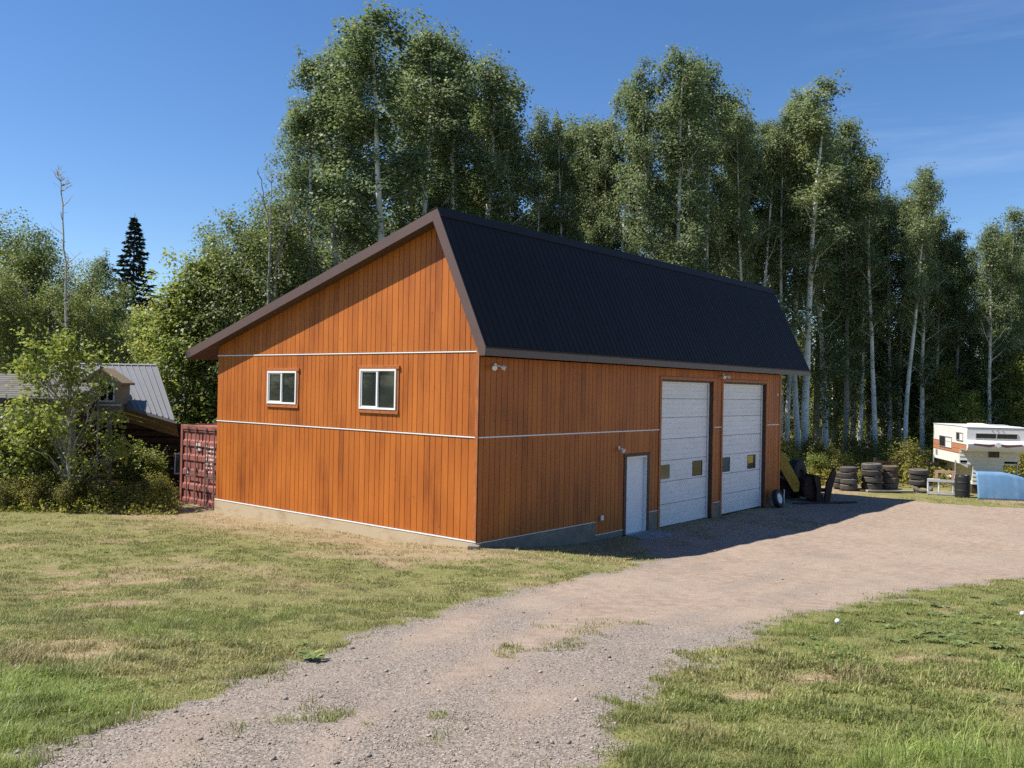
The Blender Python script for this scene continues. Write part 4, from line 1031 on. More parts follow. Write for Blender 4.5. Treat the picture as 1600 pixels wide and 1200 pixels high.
def clear_of_garage(x, y, mgn=1.5):
    u, v = (x - CX) * UX + (y - CY) * UY, -(x - CX) * UY + (y - CY) * UX
    return not (-mgn < u < GW + 2 + mgn and -mgn < v < GL + mgn)
for k, (px, Y, py) in enumerate([(500, 47, 120), (630, 49, 90), (690, 50, 110), (760, 50, 150), (812, 50, 200), (844, 52, 205), (876, 51, 200), (903, 53, 205), (932, 52, 205), (958, 50, 190), (985, 51, 150), (1045, 52, 140), (1088, 51, 145),
                               (1112, 52, 150), (1138, 54, 190), (1168, 55, 195), (1195, 57, 200), (1218, 58, 205), (1276, 58, 185), (1306, 60, 215), (1334, 61, 245), (1360, 60, 290), (1380, 63, 330), (1404, 60, 310), (1428, 62, 310), (1452, 63, 345), (1478, 62, 370), (1504, 63, 395), (1530, 62, 385), (1562, 61, 365), (1590, 62, 365), (1620, 60, 370)]):
    x, y = px_xy(px, Y)
    plant('full%d' % (k % 3) if px > 1240 or k % 2 else 'tall%d' % (k % 6), x, y, top_h(px, py, Y), .9 + .25 * ((k * 7) % 5) / 4, label='aspen in the second rank filling the gaps behind the front aspens', group='second rank of aspens')
# slender trees in the depth of the wood
FILL = []
for k in range(62):
    px = rf_.uniform(430, 1690); Y = rf_.uniform(52, 84)
    if px > 1180: py = rf_.uniform(360, 500); Y = rf_.uniform(59, 88)
    else: py = rf_.uniform(300, 430)
    if 1080 < px < 1265 and Y < 68: continue
    FILL.append((px, Y, py))
for px, Y, py in FILL:
    x, y = px_xy(px, Y)
    plant(rf_.choice(['mid0', 'mid1', 'mid2', 'mid3', 'tall1', 'tall4']), x, y, max(6, top_h(px, py, Y)), rf_.uniform(.85, 1.15),
          label='slender tree standing deep in the wood behind the front aspens', group='trees deep in the wood')
# young growth at the wood's edge, low, seen between the trunks
for k, (px, Y, H) in enumerate([(1222, 60, 7), (1242, 66, 8), (1264, 70, 9), (1212, 64, 8), (1285, 62, 6.5), (1305, 58, 5.0), (1330, 66, 8), (1355, 64, 7), (1385, 60, 5.5), (1400, 67, 8), (1428, 60, 6.0), (1450, 62, 7.5), (1475, 56, 6.0), (1500, 60, 7.0), (1522, 50, 4.4), (1555, 56, 6.5), (1585, 58, 7.5), (1610, 54, 7), (1640, 56, 8), (1480, 66, 9), (1560, 66, 9), (1600, 68, 9.5)]):
    x, y = px_xy(px, Y)
    lab = 'bright green young tree low behind the camper roof' if k == 14 else 'leafy young tree growing low among the trunks at the wood edge'
    plant('young%d' % (k % 3), x, y, H, 1.15, label=lab, group='young trees at the wood edge', name='young_tree')
# trees beyond the low eave and container
LEFT = [(362, 36, 352, 1.0, 'round0', 'rounded olive tree with the widest crown before the tall aspens'), (412, 35, 318, .95, 'round1', 'olive tree around the two bare grey stems above the eave'),
        (452, 37, 352, .85, 'round2', 'small olive tree tucked against the tall aspens above the eave'), (392, 38, 335, .9, 'round2', 'olive tree filling in behind the bare grey stems'), (340, 39, 372, .8, 'round1', 'pale olive tree behind the widest rounded crown')]
for px, Y, py, wd, key, lab in LEFT:
    x, y = px_xy(px, Y); plant(key, x, y, top_h(px, py, Y), wd, label=lab, group='olive trees above the low eave', name='cottonwood_tree')
YNG = [(262, 36.5, 455, 1.0, 'young0', 'leafy young poplar at the open sky side of the container'), (288, 36.2, 425, 1.05, 'young1', 'leafy young poplar with twiggy tip above the container'), (312, 37, 412, 1.0, 'young2', 'tallest leafy young poplar above the container'),
       (335, 37.5, 405, .9, 'young0', 'leafy young poplar touching the eave end'), (372, 38.5, 430, 1.0, 'young1', 'leafy young poplar showing over the eave slope'), (238, 40, 490, .95, 'young2', 'lower leafy poplar behind the metal roofed cabin')]
for px, Y, py, wd, key, lab in YNG:
    x, y = px_xy(px, Y); plant(key, x, y, top_h(px, py, Y), wd, label=lab, group='young poplars by the container', name='young_poplar')
FAR = [(-30, 48, 350, 1.1, 'round0'), (8, 47, 372, 1.0, 'round1'), (38, 46, 372, 1.0, 'round2'), (66, 48, 392, .95, 'round0'), (96, 52, 428, 1.0, 'round1'), (132, 50, 425, .9, 'round2'), (155, 52, 405, .8, 'mid1'), (178, 54, 455, 1.0, 'round1'), (228, 58, 478, 1.0, 'round0'), (250, 60, 490, 1.0, 'round2'),
       (20, 42, 440, 1.0, 'round1'), (70, 42, 455, 1.0, 'round2'), (120, 43, 470, 1.0, 'round0'), (168, 44, 480, 1.0, 'round1'), (212, 46, 500, 1.0, 'round2'), (-20, 40, 430, 1.0, 'round2')]
for k, (px, Y, py, wd, key) in enumerate(FAR):
    x, y = px_xy(px, Y)
    lab = {3: 'dark crowned olive tree with dry twigs beside the bare birch stem', 6: 'pointed pale tree just before the dark spruce'}.get(k, 'olive green tree in the bank of trees behind the cabin roofs')
    plant(key, x, y, top_h(px, py, Y), wd, label=lab, group='bank of trees behind the cabin', name='cottonwood_tree')
for k, (x, y, H) in enumerate([(-34, 30, 11), (-38, 25.5, 13), (-36, 21, 10), (-42, 17, 13), (-41, 32, 14), (-46, 24, 14), (-33, 36, 11), (-44, 12, 12)]):  # out-of-frame trees added so that the gable windows reflect foliage
    plant('round%d' % (k % 3), x, y, H, 1.2, label='unseen broad tree added beyond the lawn edge for the garage window reflections', group='unseen trees added for window reflections', name='cottonwood_tree')
# bare grey stems
def bare_tree(name, x, y, pts, r, n, label, seed, bark, spread=.5):
    rng = np.random.default_rng(seed); root = empty(name, (x, y, gz1(x, y)), 0, label, 'tree')
    b = MB()
    for si, pl in enumerate(pts):
        pl = [Vector(p) for p in pl]
        # resample with wobble
        out = []
        for a, c in zip(pl[:-1], pl[1:]):
            for t in np.linspace(0, 1, 6)[:-1]: out.append(a.lerp(c, t) + Vector((rng.normal() * .03, rng.normal() * .03, 0)))
        out.append(pl[-1]); m_ = len(out)
        b.tube(out, [max(.008, r * (.75 ** si) * (1 - .9 * i / (m_ - 1))) for i in range(m_)], 7, cap=False)
        for j in range(n):
            i = int(rng.uniform(.45, .97) * (m_ - 1)); p = out[i]; az = rng.uniform(0, 6.28); ln = spread * rng.uniform(.4, 1.3) * (1.15 - i / m_)
            d = Vector((math.cos(az) * .8, math.sin(az) * .8, .55)); q = [p]
            for s_ in range(4):
                d = (d + Vector((rng.normal() * .2, rng.normal() * .2, .12))).normalized(); q.append(q[-1] + d * ln / 3)
            b.tube(q, [max(.004, .016 * (1 - s_ / 5) * r / .05) for s_ in range(5)], 4, cap=False)
            for s_ in (2, 3):
                e = q[s_] + Vector((rng.normal() * .2, rng.normal() * .2, rng.uniform(.05, .3))) * spread
                b.tube([q[s_], e], [.005, .003], 3, cap=False)
    b.build('trunk', bark, root, smooth=True)
    return root
x, y = px_xy(417, 34)
bare_tree('dead_tree', x, y, [[(0, 0, 0), (-.05, 0, 6.5), (.05, 0, 9.6), (-.25, 0, 11.0), (-.5, 0, 12.2)], [(.25, .2, 0), (.2, .1, 7.0), (.35, .1, 9.4), (.55, 0, 11.4)], [(.2, .1, 8.5), (.55, 0, 9.6), (1.1, 0, 11.2)], [(.0, 0, 9.2), (.0, 0, 11), (-.02, .1, 12.6)]], .085, 6,
          'dead bare grey twin-stemmed tree poking out of the olive trees', 8, GREY_BARK, .8)
x, y = px_xy(110, 27.0)
sap = bare_tree('birch_tree', x, y, [[(0, 0, 0), (.02, 0, 2.4), (-.12, 0, 5.0), (-.22, 0, 7.4), (-.42, 0, 9.6), (-.52, 0, 10.4)], [(.0, 0, 2.0), (-.5, .1, 3.4), (-1.0, .1, 4.6)], [(-.02, 0, 1.6), (.4, .2, 2.6), (.75, .1, 3.6)]],   .062, 30,
          'thin birch with bare upper stem and leafy lower boughs before the shed', 12, bark_mat('birch_bark', (.50, .47, .42), (.06, .05, .04), .5), .75)
rng = np.random.default_rng(77)
cl = []
for k in range(70):
    h = rng.uniform(.9, 5.0); rr = (1.9 if h < 2.6 else 1.35) * rng.uniform(.1, 1) ** .6; az = rng.uniform(0, 6.28)
    cl.append((rr * math.cos(az) * 1.05 - .25, rr * math.sin(az) * .62, h + .15 * rr, rng.uniform(.22, .42)))
cl = np.array(cl); N = 5200; pk = rng.integers(0, len(cl), N)
off = rng.normal(size=(N, 3)) * .6
Vl, Ql = leaf_quads(rng, cl[pk, :3] + off * cl[pk, 3:4], .115, off, .45)
mesh_np('crown', Vl, quads=Ql, mat=COTTON_LEAF, parent=sap, attrs={'tint': ('FLOAT', np.repeat(np.clip(.5 + rng.normal(size=N) * .2, 0, 1), 4))})
b = MB()
for k in range(0, 70):
    c = Vector(cl[k, :3]); hb_ = max(.2, c.z - 1.0 - rng.uniform(0, .5)); b.tube([(0, 0, hb_), c.lerp(Vector((0, 0, hb_)), .5) + Vector((0, 0, .12)), c], [.018, .012, .005], 4, cap=False)
b.build('bough', GREY_BARK, sap)
# spruce
def spruce(x, y, H, Rr, label):
    rng = np.random.default_rng(9); root = empty('spruce_tree', (x, y, gz1(x, y)), 0, label, 'tree')
    MB().tube([(0, 0, 0), (0, 0, H * .5), (0, 0, H)], [.2, .12, .015], 8).build('trunk', BROWN_BARK, root)
    C = []; D = []
    for k in range(46):
        f = (k + .5) / 46; z = H * (.10 + .89 * f); L = Rr * (1 - f) ** .85 + .12
        nb = int(9 - 4 * f)
        for j in range(nb):
            az = 2 * math.pi * (j + rng.uniform(-.35, .35)) / nb + k; ln = L * rng.uniform(.65, 1.12)
            m_ = int(62 * ln / Rr + 18); t = rng.uniform(.08, 1, m_) ** .75
            zz = z - ln * (.30 * t - .16 * t ** 3) ; side = rng.normal(size=m_) * .17 * (1.1 - t) * min(ln, 1.5)
            C.append(np.stack([np.cos(az) * t * ln - np.sin(az) * side, np.sin(az) * t * ln + np.cos(az) * side, zz - np.abs(rng.normal(size=m_)) * .09], 1))
            D.append(np.tile([math.cos(az), math.sin(az), -.25], (m_, 1)) + rng.normal(size=(m_, 3)) * .35)
    C = np.concatenate(C); D = np.concatenate(D); D /= np.linalg.norm(D, axis=1, keepdims=True); n = len(C)
    B = np.cross(D, rotm(rng, n)); B /= np.linalg.norm(B, axis=1, keepdims=True)
    s = rng.uniform(.14, .26, (n, 1)); w = s * .30
    V = np.stack([C - D * s * .5, C + B * w, C + D * s, C - B * w], 1).reshape(-1, 3)
    mesh_np('crown', V, quads=np.arange(4 * n).reshape(n, 4), mat=NEEDLE, parent=root, attrs={'tint': ('FLOAT', np.repeat(np.clip(.45 + rng.normal(size=n) * .2, 0, 1), 4))})
x, y = px_xy(205, 56); spruce(x, y, top_h(205, 333, 56), 3.3, 'dark pointed spruce standing alone above the pale trees')
# bushes
def bush_row(spots, label, group, keys, name='bush'):
    for k, (px, Y, H) in enumerate(spots):
        x, y = px_xy(px, Y); plant(keys[k % len(keys)], x, y, H, 1.1, label=label[k] if isinstance(label, list) else label, cat='bush', group=group, name=name)
bush_row([(-20, 26.6, .9), (10, 26.4, .72), (38, 26.9, .85), (62, 26.6, .8), (85, 27.0, .9), (108, 26.5, .75), (132, 27.2, .8), (158, 27.0, .65), (182, 27.6, .62), (206, 27.2, .6), (228, 27.7, .72), (248, 28.2, .8), (120, 27.7, .8), (30, 27.5, .95), (262, 28.3, .6)],
         [{5: 'low yellowish bush at the foot of the pale birch trunk', 8: 'low bush straight before the carport post', 14: 'smallest yellowish bush at the corner of the red container', 11: 'yellowish bush next to the smallest bush by the red container', 13: 'tallest yellowish bush in front of the pale shed wall'}.get(k, 'yellowish green bush in the unmown strip before shed and carport') for k in range(15)], 'bushes in the unmown strip', ['bush0', 'bush1', 'bush2', 'bush3'])
bush_row([(40, 27.7, 2.5), (5, 27.8, 2.3)], ['dense green bush against the middle of the pale shed wall', 'dense green bush at the outer end of the pale shed wall'], 'green bushes against the shed', ['green0', 'green1'])
bush_row([(214, 29.4, 1.5), (236, 29.6, 1.35)], ['broad-leaved bush growing in the carport mouth by the post', 'broad-leaved bush between the carport post and container'], 'bushes in the carport mouth', ['green1', 'green0'])
sp = []
rb = random.Random(4)
for k in range(62):
    px = rb.uniform(1205, 1660); Y = rb.uniform(41.0, 54) if 1262 < px < 1455 else rb.uniform(42.5, 56); sp.append((px, Y, rb.uniform(.8, 1.7)))
bush_row(sp, 'yellowing wild bush along the wood edge behind tyres and camper', 'wild bushes along the wood edge', ['bush0', 'green0', 'bush1', 'bush2', 'bush3', 'green1'])
# ground cover of the wood floor: leaf litter plants nobody could count
rng = np.random.default_rng(31); N = 26000
px = rng.uniform(1180, 1720, N); Y = 40.5 + rng.uniform(0, 1, N) ** 1.3 * 30
X = (px - 800) / FPX * Y; hgt = rng.uniform(.02, .75, N) * (.5 + fbm(X * .6, Y * .6, 8, 3))
C = np.stack([X, Y, gz(X, Y) + hgt], 1)
Vl, Ql = leaf_quads(rng, C, .13, None, .6)
tag(mesh_np('undergrowth', Vl, quads=Ql, mat=BUSH_LEAF, attrs={'tint': ('FLOAT', np.repeat(np.clip(.35 + .5 * (fbm(X * .5, Y * .5, 18, 3) - .3) + rng.normal(size=N) * .15, 0, 1), 4))}), kind='stuff')
rng = np.random.default_rng(32); N = 9000
px = rng.uniform(-60, 282, N); Y = rng.uniform(25.9, 29.4, N); X = (px - 800) / FPX * Y; hgt = rng.uniform(0, .55, N) * (.4 + fbm(X, Y, 6, 3)) * smst(25.7, 26.6, Y)
Vl, Ql = leaf_quads(rng, np.stack([X, Y, gz(X, Y) + hgt], 1), .085, None, .6)
tag(mesh_np('weeds', Vl, quads=Ql, mat=BUSH_LEAF, attrs={'tint': ('FLOAT', np.repeat(np.clip(.4 + rng.normal(size=N) * .17, 0, 1), 4))}), kind='stuff')

# ------------------------------------------------------------------ shed and cabin half hidden by leaves
SHIN = mat('grey_shingles', (.125, .115, .10), .9, var=.2, scale=4, objvar=.12)
PALEW = mat('pale_wall', (.42, .42, .42), .85, var=.1, scale=1.2)
LOGM = mat('dark_log', (.07, .038, .02), .8, var=.3, scale=3, stretch=(1, 5, 5))
PINE = mat('pine_board', (.22, .11, .045), .7, var=.25, scale=3, stretch=(1.5, 6, 6), objvar=.15)
GREYPOST = mat('grey_post', (.26, .24, .21), .85, var=.2, scale=4)
METR = mat('grey_metal_roof', (.15, .15, .155), .5, .1, var=.06)
sh = empty('shed', (-22.0, 28.7, gz1(-18, 28)), 0, 'pale walled shed with grey shingle roof half hidden by leafy birch', 'shed')
hz = gz1(-18, 28)
part('wall', PALEW, sh, (0, 7.9, 0, .15, -.3, 3.2), (0, .15, .151, 1.6, -.3, 3.2), (0, 7.9, 1.6, 1.75, -.3, 3.2))
part('side_wall', LOGM, sh, (7.75, 7.9, .151, 1.599, -.3, 3.2))
ro = MB().prism([(-.45, 3.26), (2.6, 4.07), (2.9, 3.95), (2.9, 3.85), (2.6, 3.95), (-.45, 3.14)], -.3, 8.1, axis=0).build('roof', SHIN, sh)
ss = Vector((0, 3.75, 1.0)).normalized(); sn = Vector((0, -1.0, 3.75)).normalized()
for k in range(12):
    o = MB().box(-.32, 8.12, 0, .30, -.01, .022).build('shingle_course', SHIN, ro)
    o.location = Vector((0, -.48, 3.265)) + ss * (k * .255) + sn * .004; o.rotation_euler = (math.atan2(1.0, 3.75) - .045, 0, 0)
part('eave_board', DARKTRIM, sh, (-.3, 8.1, -.47, -.44, 3.0, 3.235))
part('opening_shade_panel', mat('dark_opening', (.05, .045, .04), .9), sh, (6.9, 7.5, -.01, -.003, 0.0, 2.0))  # flat dark sheet on the solid wall, coloured as the shade inside an opening
cb = empty('cabin', (-17.2, 34.0, gz1(-14, 33)), 0, 'log cabin with ribbed grey metal roof, small dormer and dark open carport', 'cabin')
c0 = Vector((-17.2, 34.0, gz1(-14, 33)))
def wl_(p): return Vector(p) - c0
A_, B_, C_, D_ = wl_((-17.4, 34, 4.08)), wl_((-13.58, 34, 4.09)), wl_((-11.35, 30, 2.2)), wl_((-13.95, 31, 2.76))
Aa = wl_((-17.6, 31.2, 2.9))
rb_ = MB(); rb_.add([A_, B_, C_, D_, Aa], [(0, 4, 3, 2, 1)]); rb_.add([p - Vector((0, 0, .10)) for p in (A_, B_, C_, D_, Aa)], [(0, 1, 2, 3, 4)])
rb_.add([A_, B_, C_, D_, Aa] + [p - Vector((0, 0, .10)) for p in (A_, B_, C_, D_, Aa)], [(0, 1, 6, 5), (1, 2, 7, 6), (2, 3, 8, 7), (3, 4, 9, 8), (4, 0, 5, 9)])
crf = rb_.build('roof', METR, cb)
for k in range(12):
    t = k / 11.0
    a = A_.lerp(B_, .30 + .70 * t); e = (D_.lerp(C_, t) if t > 0 else D_)
    MB().tube([a + Vector((0, 0, .02)), e + Vector((0, 0, .02))], .022, 5).build('roof_rib', METR, crf)
MB().tube([A_ + Vector((0, 0, .03)), B_ + Vector((0, 0, .03))], .05, 6).build('ridge_cap', METR, crf)
# pine boards under the roof edge and log wall deep in the carport
q0, q1 = D_ + Vector((.0, .12, -.12)), C_ + Vector((0, .12, -.12))
for k in range(3):
    d0 = Vector((0, .10 * k, -.16 * k)); d1 = Vector((0, .10 * (k + 1), -.16 * (k + 1) + .01))
    MB().add([q0 + d0, q1 + d0, q1 + d1, q0 + d1] + [p + Vector((0, .03, 0)) for p in (q0 + d0, q1 + d0, q1 + d1, q0 + d1)], [(0, 3, 2, 1), (4, 5, 6, 7), (0, 1, 5, 4), (1, 2, 6, 5), (2, 3, 7, 6), (3, 0, 4, 7)]).build('gable_board', PINE, cb)
for k in range(10):
    z = -.1 + k * .26
    MB().tube([(-1.5, -.6, z), (6.2, -.6, z)], .135, 9).build('log', LOGM, cb)
part('side_wall', LOGM, cb, (6.0, 6.15, -.6, 3.0, -.2, 2.4), (-1.5, -1.35, -.6, 3, -.2, 2.6))
part('beam', GREYPOST, cb, (-.2, 3.9, -3.6, -3.44, 2.86, 3.08))
for px_, yy in ((3.45, -3.52), (1.0, -3.52)):
    b = MB(); b.box(px_ - .06, px_ + .06, yy - .06, yy + .06, 1.6, 2.86); b.box(px_ - .085, px_ + .085, yy - .085, yy + .085, -.2, 1.6); b.build('post', GREYPOST, cb)
part('orange_post', PINE, cb, (2.25, 2.36, -3.0, -2.9, -.2, 1.15))
# dormer
dm = MB(); dx0, dx1, dy, dz0, dz1 = 2.62, 3.84, -3.6, 3.10, 3.98
dm.prism([(dx0, dz0), (dx1, dz0), (dx1, dz1 - .05), ((dx0 + dx1) / 2, dz1 + .30), (dx0, dz1 - .05)], dy, dy + .75, axis=1)
dmo = dm.build('dormer', mat('tan_boards', (.34, .26, .15), .75, var=.15, scale=3, stretch=(6, 6, 1)), cb)
mxd = (dx0 + dx1) / 2
for sx in (-1, 1):
    e = mxd + sx * .76
    MB().prism([(mxd, dz1 + .37), (e, dz1 - .13), (e, dz1 - .20), (mxd, dz1 + .30)], dy - .22, dy + .8, axis=1).build('roof', mat('tan_dormer_roof', (.24, .17, .10), .8), dmo)
f = MB(); f.box(dx0 + .5, dx1 - .2, dy - .03, dy - .002, dz0 + .1, dz0 + .14); f.box(dx0 + .5, dx1 - .2, dy - .03, dy - .002, dz1 - .18, dz1 - .14)
for xx in (dx0 + .5, (dx0 + .5 + dx1 - .2) / 2, dx1 - .24): f.box(xx, xx + .04, dy - .03, dy - .002, dz0 + .141, dz1 - .181)
wfo = f.build('window', WHITEP, cb); part('pane', GLASSD, wfo, (dx0 + .54, dx1 - .241, dy - .012, dy - .006, dz0 + .141, dz1 - .181))
part('sill', mat('white_sill', (.55, .54, .52), .7), cb, (dx0 + .3, dx1 + .05, dy - .12, dy - .0, dz0 - .04, dz0 + .02))
pw = MB(); pw.box(0, .62, 0, .02, 0, .72); pw = pw.build('window_sash', WHITEP, None)
pw.location = (-11.55, 30.6, gz1(-11.5, 30.6) + .75); pw.rotation_euler = (R(-8), 0, R(8)); pw.name = 'old_window'
pw.data.materials.clear(); pw.data.materials.append(METAL); tag(pw, 'old grey framed window leaning in the dark beside the container', 'window')
part('pane', GLASSD, pw, (.04, .58, -.008, -.002, .04, .68))
lgx, lgy = -13.9, 29.2
lg = empty('firewood_pile', (lgx - .9, lgy, gz1(lgx, lgy)), 0, 'small pile of pale split firewood at the carport mouth', 'firewood')
rr = random.Random(2)
for k in range(9):
    x0 = (k % 4) * .2 + rr.uniform(-.03, .03); z0 = (k // 4) * .17
    o = MB().prism([(0, 0), (.19, .02), (.12, .16), (.02, .15)], 0, .45, axis=1).build('log', mat('split_wood', (.50, .34, .18), .85, var=.2) if k == 0 else bpy.data.materials['split_wood'], lg); o.location = (x0, rr.uniform(-.05, .05), z0)

# ------------------------------------------------------------------ grass, weeds, stones
rng = np.random.default_rng(5)
def scatter(n, x0, x1, y0, y1, yp):
    """points, denser nearer to the yard's viewing side"""
    u = rng.uniform(0, 1, n); a, b_ = y0 ** (1 - yp), y1 ** (1 - yp)
    y = (a + (b_ - a) * u) ** (1 / (1 - yp)); half = .64 * y + 2.6
    x = np.clip(rng.uniform(-1, 1, n) * half, -1e9, 1e9); k = (x > x0) & (x < x1); return x[k], y[k]
X, Y = scatter(1780000, -26, 40, 4.9, 36.5, 1.4)
w, sdr = road_w(X, Y); dry = dry_w(X, Y)
u, v = wall_uv(X, Y)
inside = (u > -.03) & (u < GW + .1) & (v > -.03) & (v < GL + .1)
lush = fbm(X * .8, Y * .8, 61, 4)
tuft = fbm(X * 3.5, Y * 3.5, 62, 3)
p = (1 - w) ** 1.5 * (1 - .80 * dry) * (.35 + 1.1 * smst(.36, .62, tuft * .5 + lush * .5))
# a few tufts along the crown of the drive and weeds in the shaded apron
crown = np.exp(-((sdr - 1.55) / .35) ** 2) * smst(14, 9, Y) * smst(.62, .72, fbm(X * 2.6, Y * 2.0, 63, 3)) * .4
apron = ((v < -.3) & (v > -3.2) & (u > 4) & (u < 17)) * smst(.52, .68, fbm(X * .9, Y * .9, 64, 3)) * .5
p = np.maximum(p, np.maximum(crown, apron))
far_edge = (Y > 33.0) & (X > 12) & (X < 26)
k = (rng.uniform(0, 1, len(X)) < p) & ~inside & ((Y < 27.5) | far_edge | (apron > .02)) & ~((X < -9.2) & (Y > 27.0))
X, Y, dry, lush, tuft, w = X[k], Y[k], dry[k], lush[k], tuft[k], w[k]; n = len(X); print('grass blades', n)
Z = gz(X, Y)
near_r = smst(1.0, 3.0, X) * smst(13, 6.5, Y)
near_l = smst(-2.0, -4.0, X) * smst(12.5, 7.0, Y + (fbm(X * .6, Y * .6, 71, 3) - .5) * 6)
h = (.024 + .026 * rng.uniform(0, 1, n) ** 1.5) * (.55 + .95 * smst(.34, .68, tuft)) * (1 + 1.0 * near_r * smst(.40, .62, lush) + .8 * near_l) + .09 * near_r * smst(8.6, 6.3, Y) * smst(.42, .6, lush) * rng.uniform(.3, 1.2, n)
h *= np.where(rng.uniform(0, 1, n) < .05, rng.uniform(1.4, 2.4, n), 1.0)
wd = np.maximum(.0018, .00042 * Y) * rng.uniform(.6, 1.4, n) * (1 + .35 * near_r)
az = rng.uniform(0, 2 * np.pi, n); la = rng.uniform(.1, 1.1, n)
dx, dy = np.cos(az), np.sin(az)
sx, sy = -dy, dx
B = np.stack([X, Y, Z - .004], 1)
side = np.stack([sx, sy, 0 * sx], 1) * wd[:, None]
d1 = np.stack([dx * la * .35, dy * la * .35, np.ones(n) * .62], 1) * h[:, None]
d2 = np.stack([dx * la * 1.0, dy * la * 1.0, 1.05 - .35 * la], 1) * h[:, None]
g1 = np.array([.215, .235, .068]); g2 = np.array([.15, .175, .045]); s1 = np.array([.38, .33, .15]); s2 = np.array([.25, .21, .09]); lg = np.array([.26, .34, .08])
r1 = rng.uniform(0, 1, (n, 1)); r2 = rng.uniform(0, 1, n)
green = g2 + (g1 - g2) * r1; straw = s2 + (s1 - s2) * r1
warm = fbm(X * .35, Y * .35, 66, 3)
ps = np.clip(.33 + .9 * dry + 1.3 * (warm - .47) - .7 * (lush - .5) - .25 * smst(1, 3, X) * smst(20, 16, Y) - .20 * near_r - .45 * near_l, .04, .97)
colr = np.where((r2 < ps)[:, None], straw, green)
lf = (near_r * smst(.42, .6, lush) * .75 + near_l * .6)[:, None] * (r2 >= ps)[:, None]
colr = colr * (1 - lf) + (lg * (.7 + .5 * r1)) * lf
colr = colr * (.82 + .3 * rng.uniform(0, 1, (n, 1)) + .42 * smst(.3, .7, fbm(X * 2.3, Y * 2.3, 68, 3))[:, None])
GRASS = col_mat('grass_blade', .5, .35, .35)
def relief(x, y):              # the ground sheet's own small relief, so that blades and stones sit on it
    nm = smst(60, 40, np.abs(x)) * smst(70, 40, y); rw = road_w(x, y)[0]
    return nm * ((fbm(x * .5, y * .5, 5, 3) - .5) * .10 + (fbm(x * 3.1, y * 3.1, 9, 2) - .5) * .035 * (1 - rw * .5) + rw * (fbm(x * 1.1, y * 1.1, 41, 2) - .5) * .05)
B[:, 2] += relief(X, Y)
nr_ = Y < 9.6
a_ = nr_; V5 = np.stack([B[a_] - side[a_], B[a_] + side[a_], (B + d1 + side * .75)[a_], (B + d1 - side * .75)[a_], (B + d2)[a_]], 1).reshape(-1, 3)
na = int(a_.sum()); f_ = ~nr_; nb = int(f_.sum())
V3 = np.stack([B[f_] - side[f_], B[f_] + side[f_], (B + d2 * .9)[f_]], 1).reshape(-1, 3)
i5 = np.arange(na) * 5; i3 = na * 5 + np.arange(nb) * 3
QQ = np.stack([i5, i5 + 1, i5 + 2, i5 + 3], 1); TT = np.concatenate([np.stack([i5 + 3, i5 + 2, i5 + 4], 1), np.stack([i3, i3 + 1, i3 + 2], 1)])
cc_ = np.concatenate([np.repeat(colr[a_], 5, 0), np.repeat(colr[f_], 3, 0)])
c4 = np.concatenate([cc_, np.ones((len(cc_), 1))], 1)
print('near blades', na, 'far blades', nb)
tag(mesh_np('grass', np.concatenate([V5, V3]), quads=QQ, tris=TT, mat=GRASS, attrs={'col': ('FLOAT_COLOR', c4)}), kind='stuff')
# broad-leaved rosettes in the near grass and a few on the lawn
def rosettes(spots, name, colour):
    V = []; Qs = []; Cc = []
    for (x, y, r, nl) in spots:
        z = gz1(x, y)
        for k in range(nl):
            a = rng.uniform(0, 6.28); ln = r * rng.uniform(.6, 1.2); wdt = ln * rng.uniform(.14, .24); ris = rng.uniform(.45, 1.1)
            d = np.array([math.cos(a), math.sin(a), 0]); s = np.array([-d[1], d[0], 0])
            p0 = np.array([x, y, z]); cc = np.array(colour) * rng.uniform(.6, 1.35)
            st = []
            for t, ww in ((0, .25), (.35, .8), (.7, 1.0), (1.0, .15)):
                c = p0 + d * ln * t + np.array([0, 0, ris * ln * (t - .75 * t * t) + .008])
                st += [c - s * wdt * ww, c + s * wdt * ww]
            b0 = len(V); V += st; Cc += [np.append(cc, 1)] * 8
            for q in range(3): Qs.append((b0 + 2 * q, b0 + 2 * q + 1, b0 + 2 * q + 3, b0 + 2 * q + 2))
    return mesh_np(name, np.array(V), quads=np.array(Qs), mat=GRASS, attrs={'col': ('FLOAT_COLOR', np.array(Cc))})
sp = []
for k in range(260):
    x, y = rng.uniform(2.5, 9.5), rng.uniform(6.5, 15.5)
    if road_w(np.array([x]), np.array([y]))[0][0] < .05 and fbm(np.array([x * .7]), np.array([y * .7]), 91, 3)[0] > .46: sp.append((x, y, rng.uniform(.06, .13), 12))
for k in range(60):
    x, y = rng.uniform(-10, 1), rng.uniform(8, 19)
    if road_w(np.array([x]), np.array([y]))[0][0] < .05: sp.append((x, y, rng.uniform(.05, .10), 8))
sp += [(-1.95, 8.85, .14, 22), (-1.88, 8.75, .12, 18), ] + [(5.9 + rng.normal() * .75, 11.2 + rng.normal() * .6, rng.uniform(.07, .14), 14) for _ in range(42)]
tag(rosettes(sp, 'broad_leaf_weeds', (.20, .245, .08)), kind='stuff')
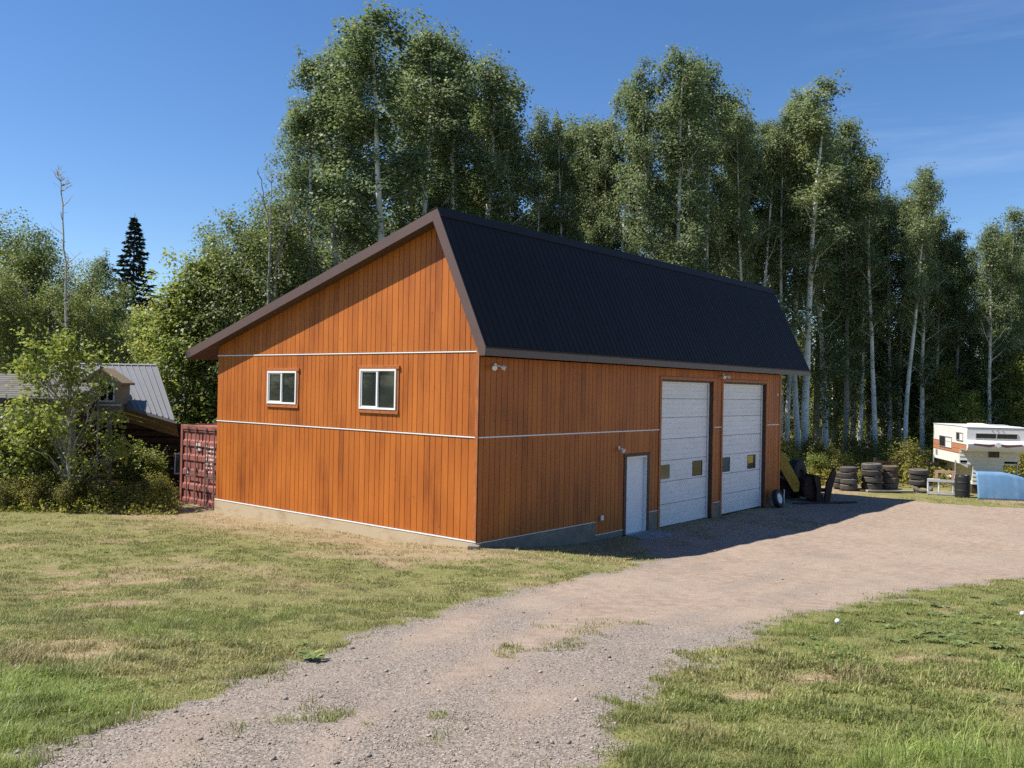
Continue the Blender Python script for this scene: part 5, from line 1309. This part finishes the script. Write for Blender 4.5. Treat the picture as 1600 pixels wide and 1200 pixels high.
# dandelion clocks
DW = mat('dandelion_fluff', (.75, .75, .72), .9); DS = mat('dandelion_stalk', (.16, .2, .07), .7)
for (x, y, lab) in ((4.04, 10.95, 'white dandelion clock nearer the gravel drive'), (6.92, 12.0, 'white dandelion clock beside the broad-leaved weeds')):
    dn = empty('dandelion', (x, y, gz1(x, y)), 0, lab, 'dandelion'); hh = .14
    MB().tube([(0, 0, 0), (.01, 0, hh * .6), (.015, .01, hh)], .003, 6).build('stalk', DS, dn)
    n_ = 170; dirs = rotm(rng, n_); c = np.array([.015, .01, hh + .012]); b = MB()
    for dv in dirs:
        t = np.cross(dv, [.3, .5, .8]); t /= np.linalg.norm(t); s_ = np.cross(dv, t); e = c + dv * .032
        b.add([tuple(c), tuple(e - t * .0012), tuple(e + t * .0012)], [(0, 1, 2)])
        b.add([tuple(e + (t * math.cos(q) + s_ * math.sin(q)) * .0075) for q in np.linspace(0, 2 * math.pi, 6)[:-1]], [(0, 1, 2, 3, 4)])
    b.build('seed_head', DW, dn)
# gravel stones
X, Y = scatter(400000, -12, 26, 4.8, 31, 1.5)
w, sdr = road_w(X, Y)
gv = np.clip(smst(15, 7, Y) * .45 + smst(1.3, .15, sdr) * smst(26, 16, Y) * .6 + (fbm(X * 1.0, Y * .55, 77, 4) - .5) * 1.3 + .30 * np.cos(sdr * 4.2 + .9) * smst(26, 14, Y), 0, 1)
u, v = wall_uv(X, Y); ap = (v < .0) & (v > -8)
k = (w > .35) & (rng.uniform(0, 1, len(X)) < .06 + .5 * gv ** 1.5) & ~((u > -.05) & (v > -.05))
X, Y, gv = X[k], Y[k], gv[k]
if len(X) > 45000:
    k = rng.permutation(len(X))[:45000]; X, Y, gv = X[k], Y[k], gv[k]
n = len(X); print('stones', n)
r = (.0035 + .008 * rng.uniform(0, 1, n) ** 2.6 + np.where(rng.uniform(0, 1, n) < .006, rng.uniform(.006, .024, n), 0)) * (1 + np.maximum(Y - 9, 0) * .02)
oc = np.array([(1, 0, 0), (0, 1, 0), (-1, 0, 0), (0, -1, 0), (.25, .2, 1), (-.2, -.15, -.6)], float)
ang = rng.uniform(0, 6.28, n); ca, sa = np.cos(ang), np.sin(ang)
J = oc[None] * rng.uniform(.6, 1.25, (n, 6, 1)) * np.stack([np.ones(n), rng.uniform(.55, 1, n), rng.uniform(.45, .85, n)], 1)[:, None, :]
Xr = J[..., 0] * ca[:, None] - J[..., 1] * sa[:, None]; Yr = J[..., 0] * sa[:, None] + J[..., 1] * ca[:, None]
V = np.stack([X[:, None] + Xr * r[:, None], Y[:, None] + Yr * r[:, None], (gz(X, Y) + r * .2)[:, None] + J[..., 2] * r[:, None]], -1).reshape(-1, 3)
ft = np.array([(0, 1, 4), (1, 2, 4), (2, 3, 4), (3, 0, 4), (1, 0, 5), (2, 1, 5), (3, 2, 5), (0, 3, 5)])
T_ = (np.arange(n) * 6)[:, None, None] + ft[None]
base = np.array([[.29, .25, .21], [.37, .30, .24], [.20, .175, .15], [.42, .37, .31], [.35, .25, .18], [.09, .08, .07]])
cc = base[rng.choice(6, n, p=[.32, .22, .18, .12, .12, .04])] * rng.uniform(.8, 1.2, (n, 1))
c4 = np.concatenate([np.repeat(cc, 6, 0), np.ones((n * 6, 1))], 1)
V[:, 2] += np.repeat(relief(X, Y), 6)
tag(mesh_np('gravel', V, tris=T_.reshape(-1, 3), mat=col_mat('gravel_stone', .9, 0, .2), attrs={'col': ('FLOAT_COLOR', c4)}), kind='stuff')
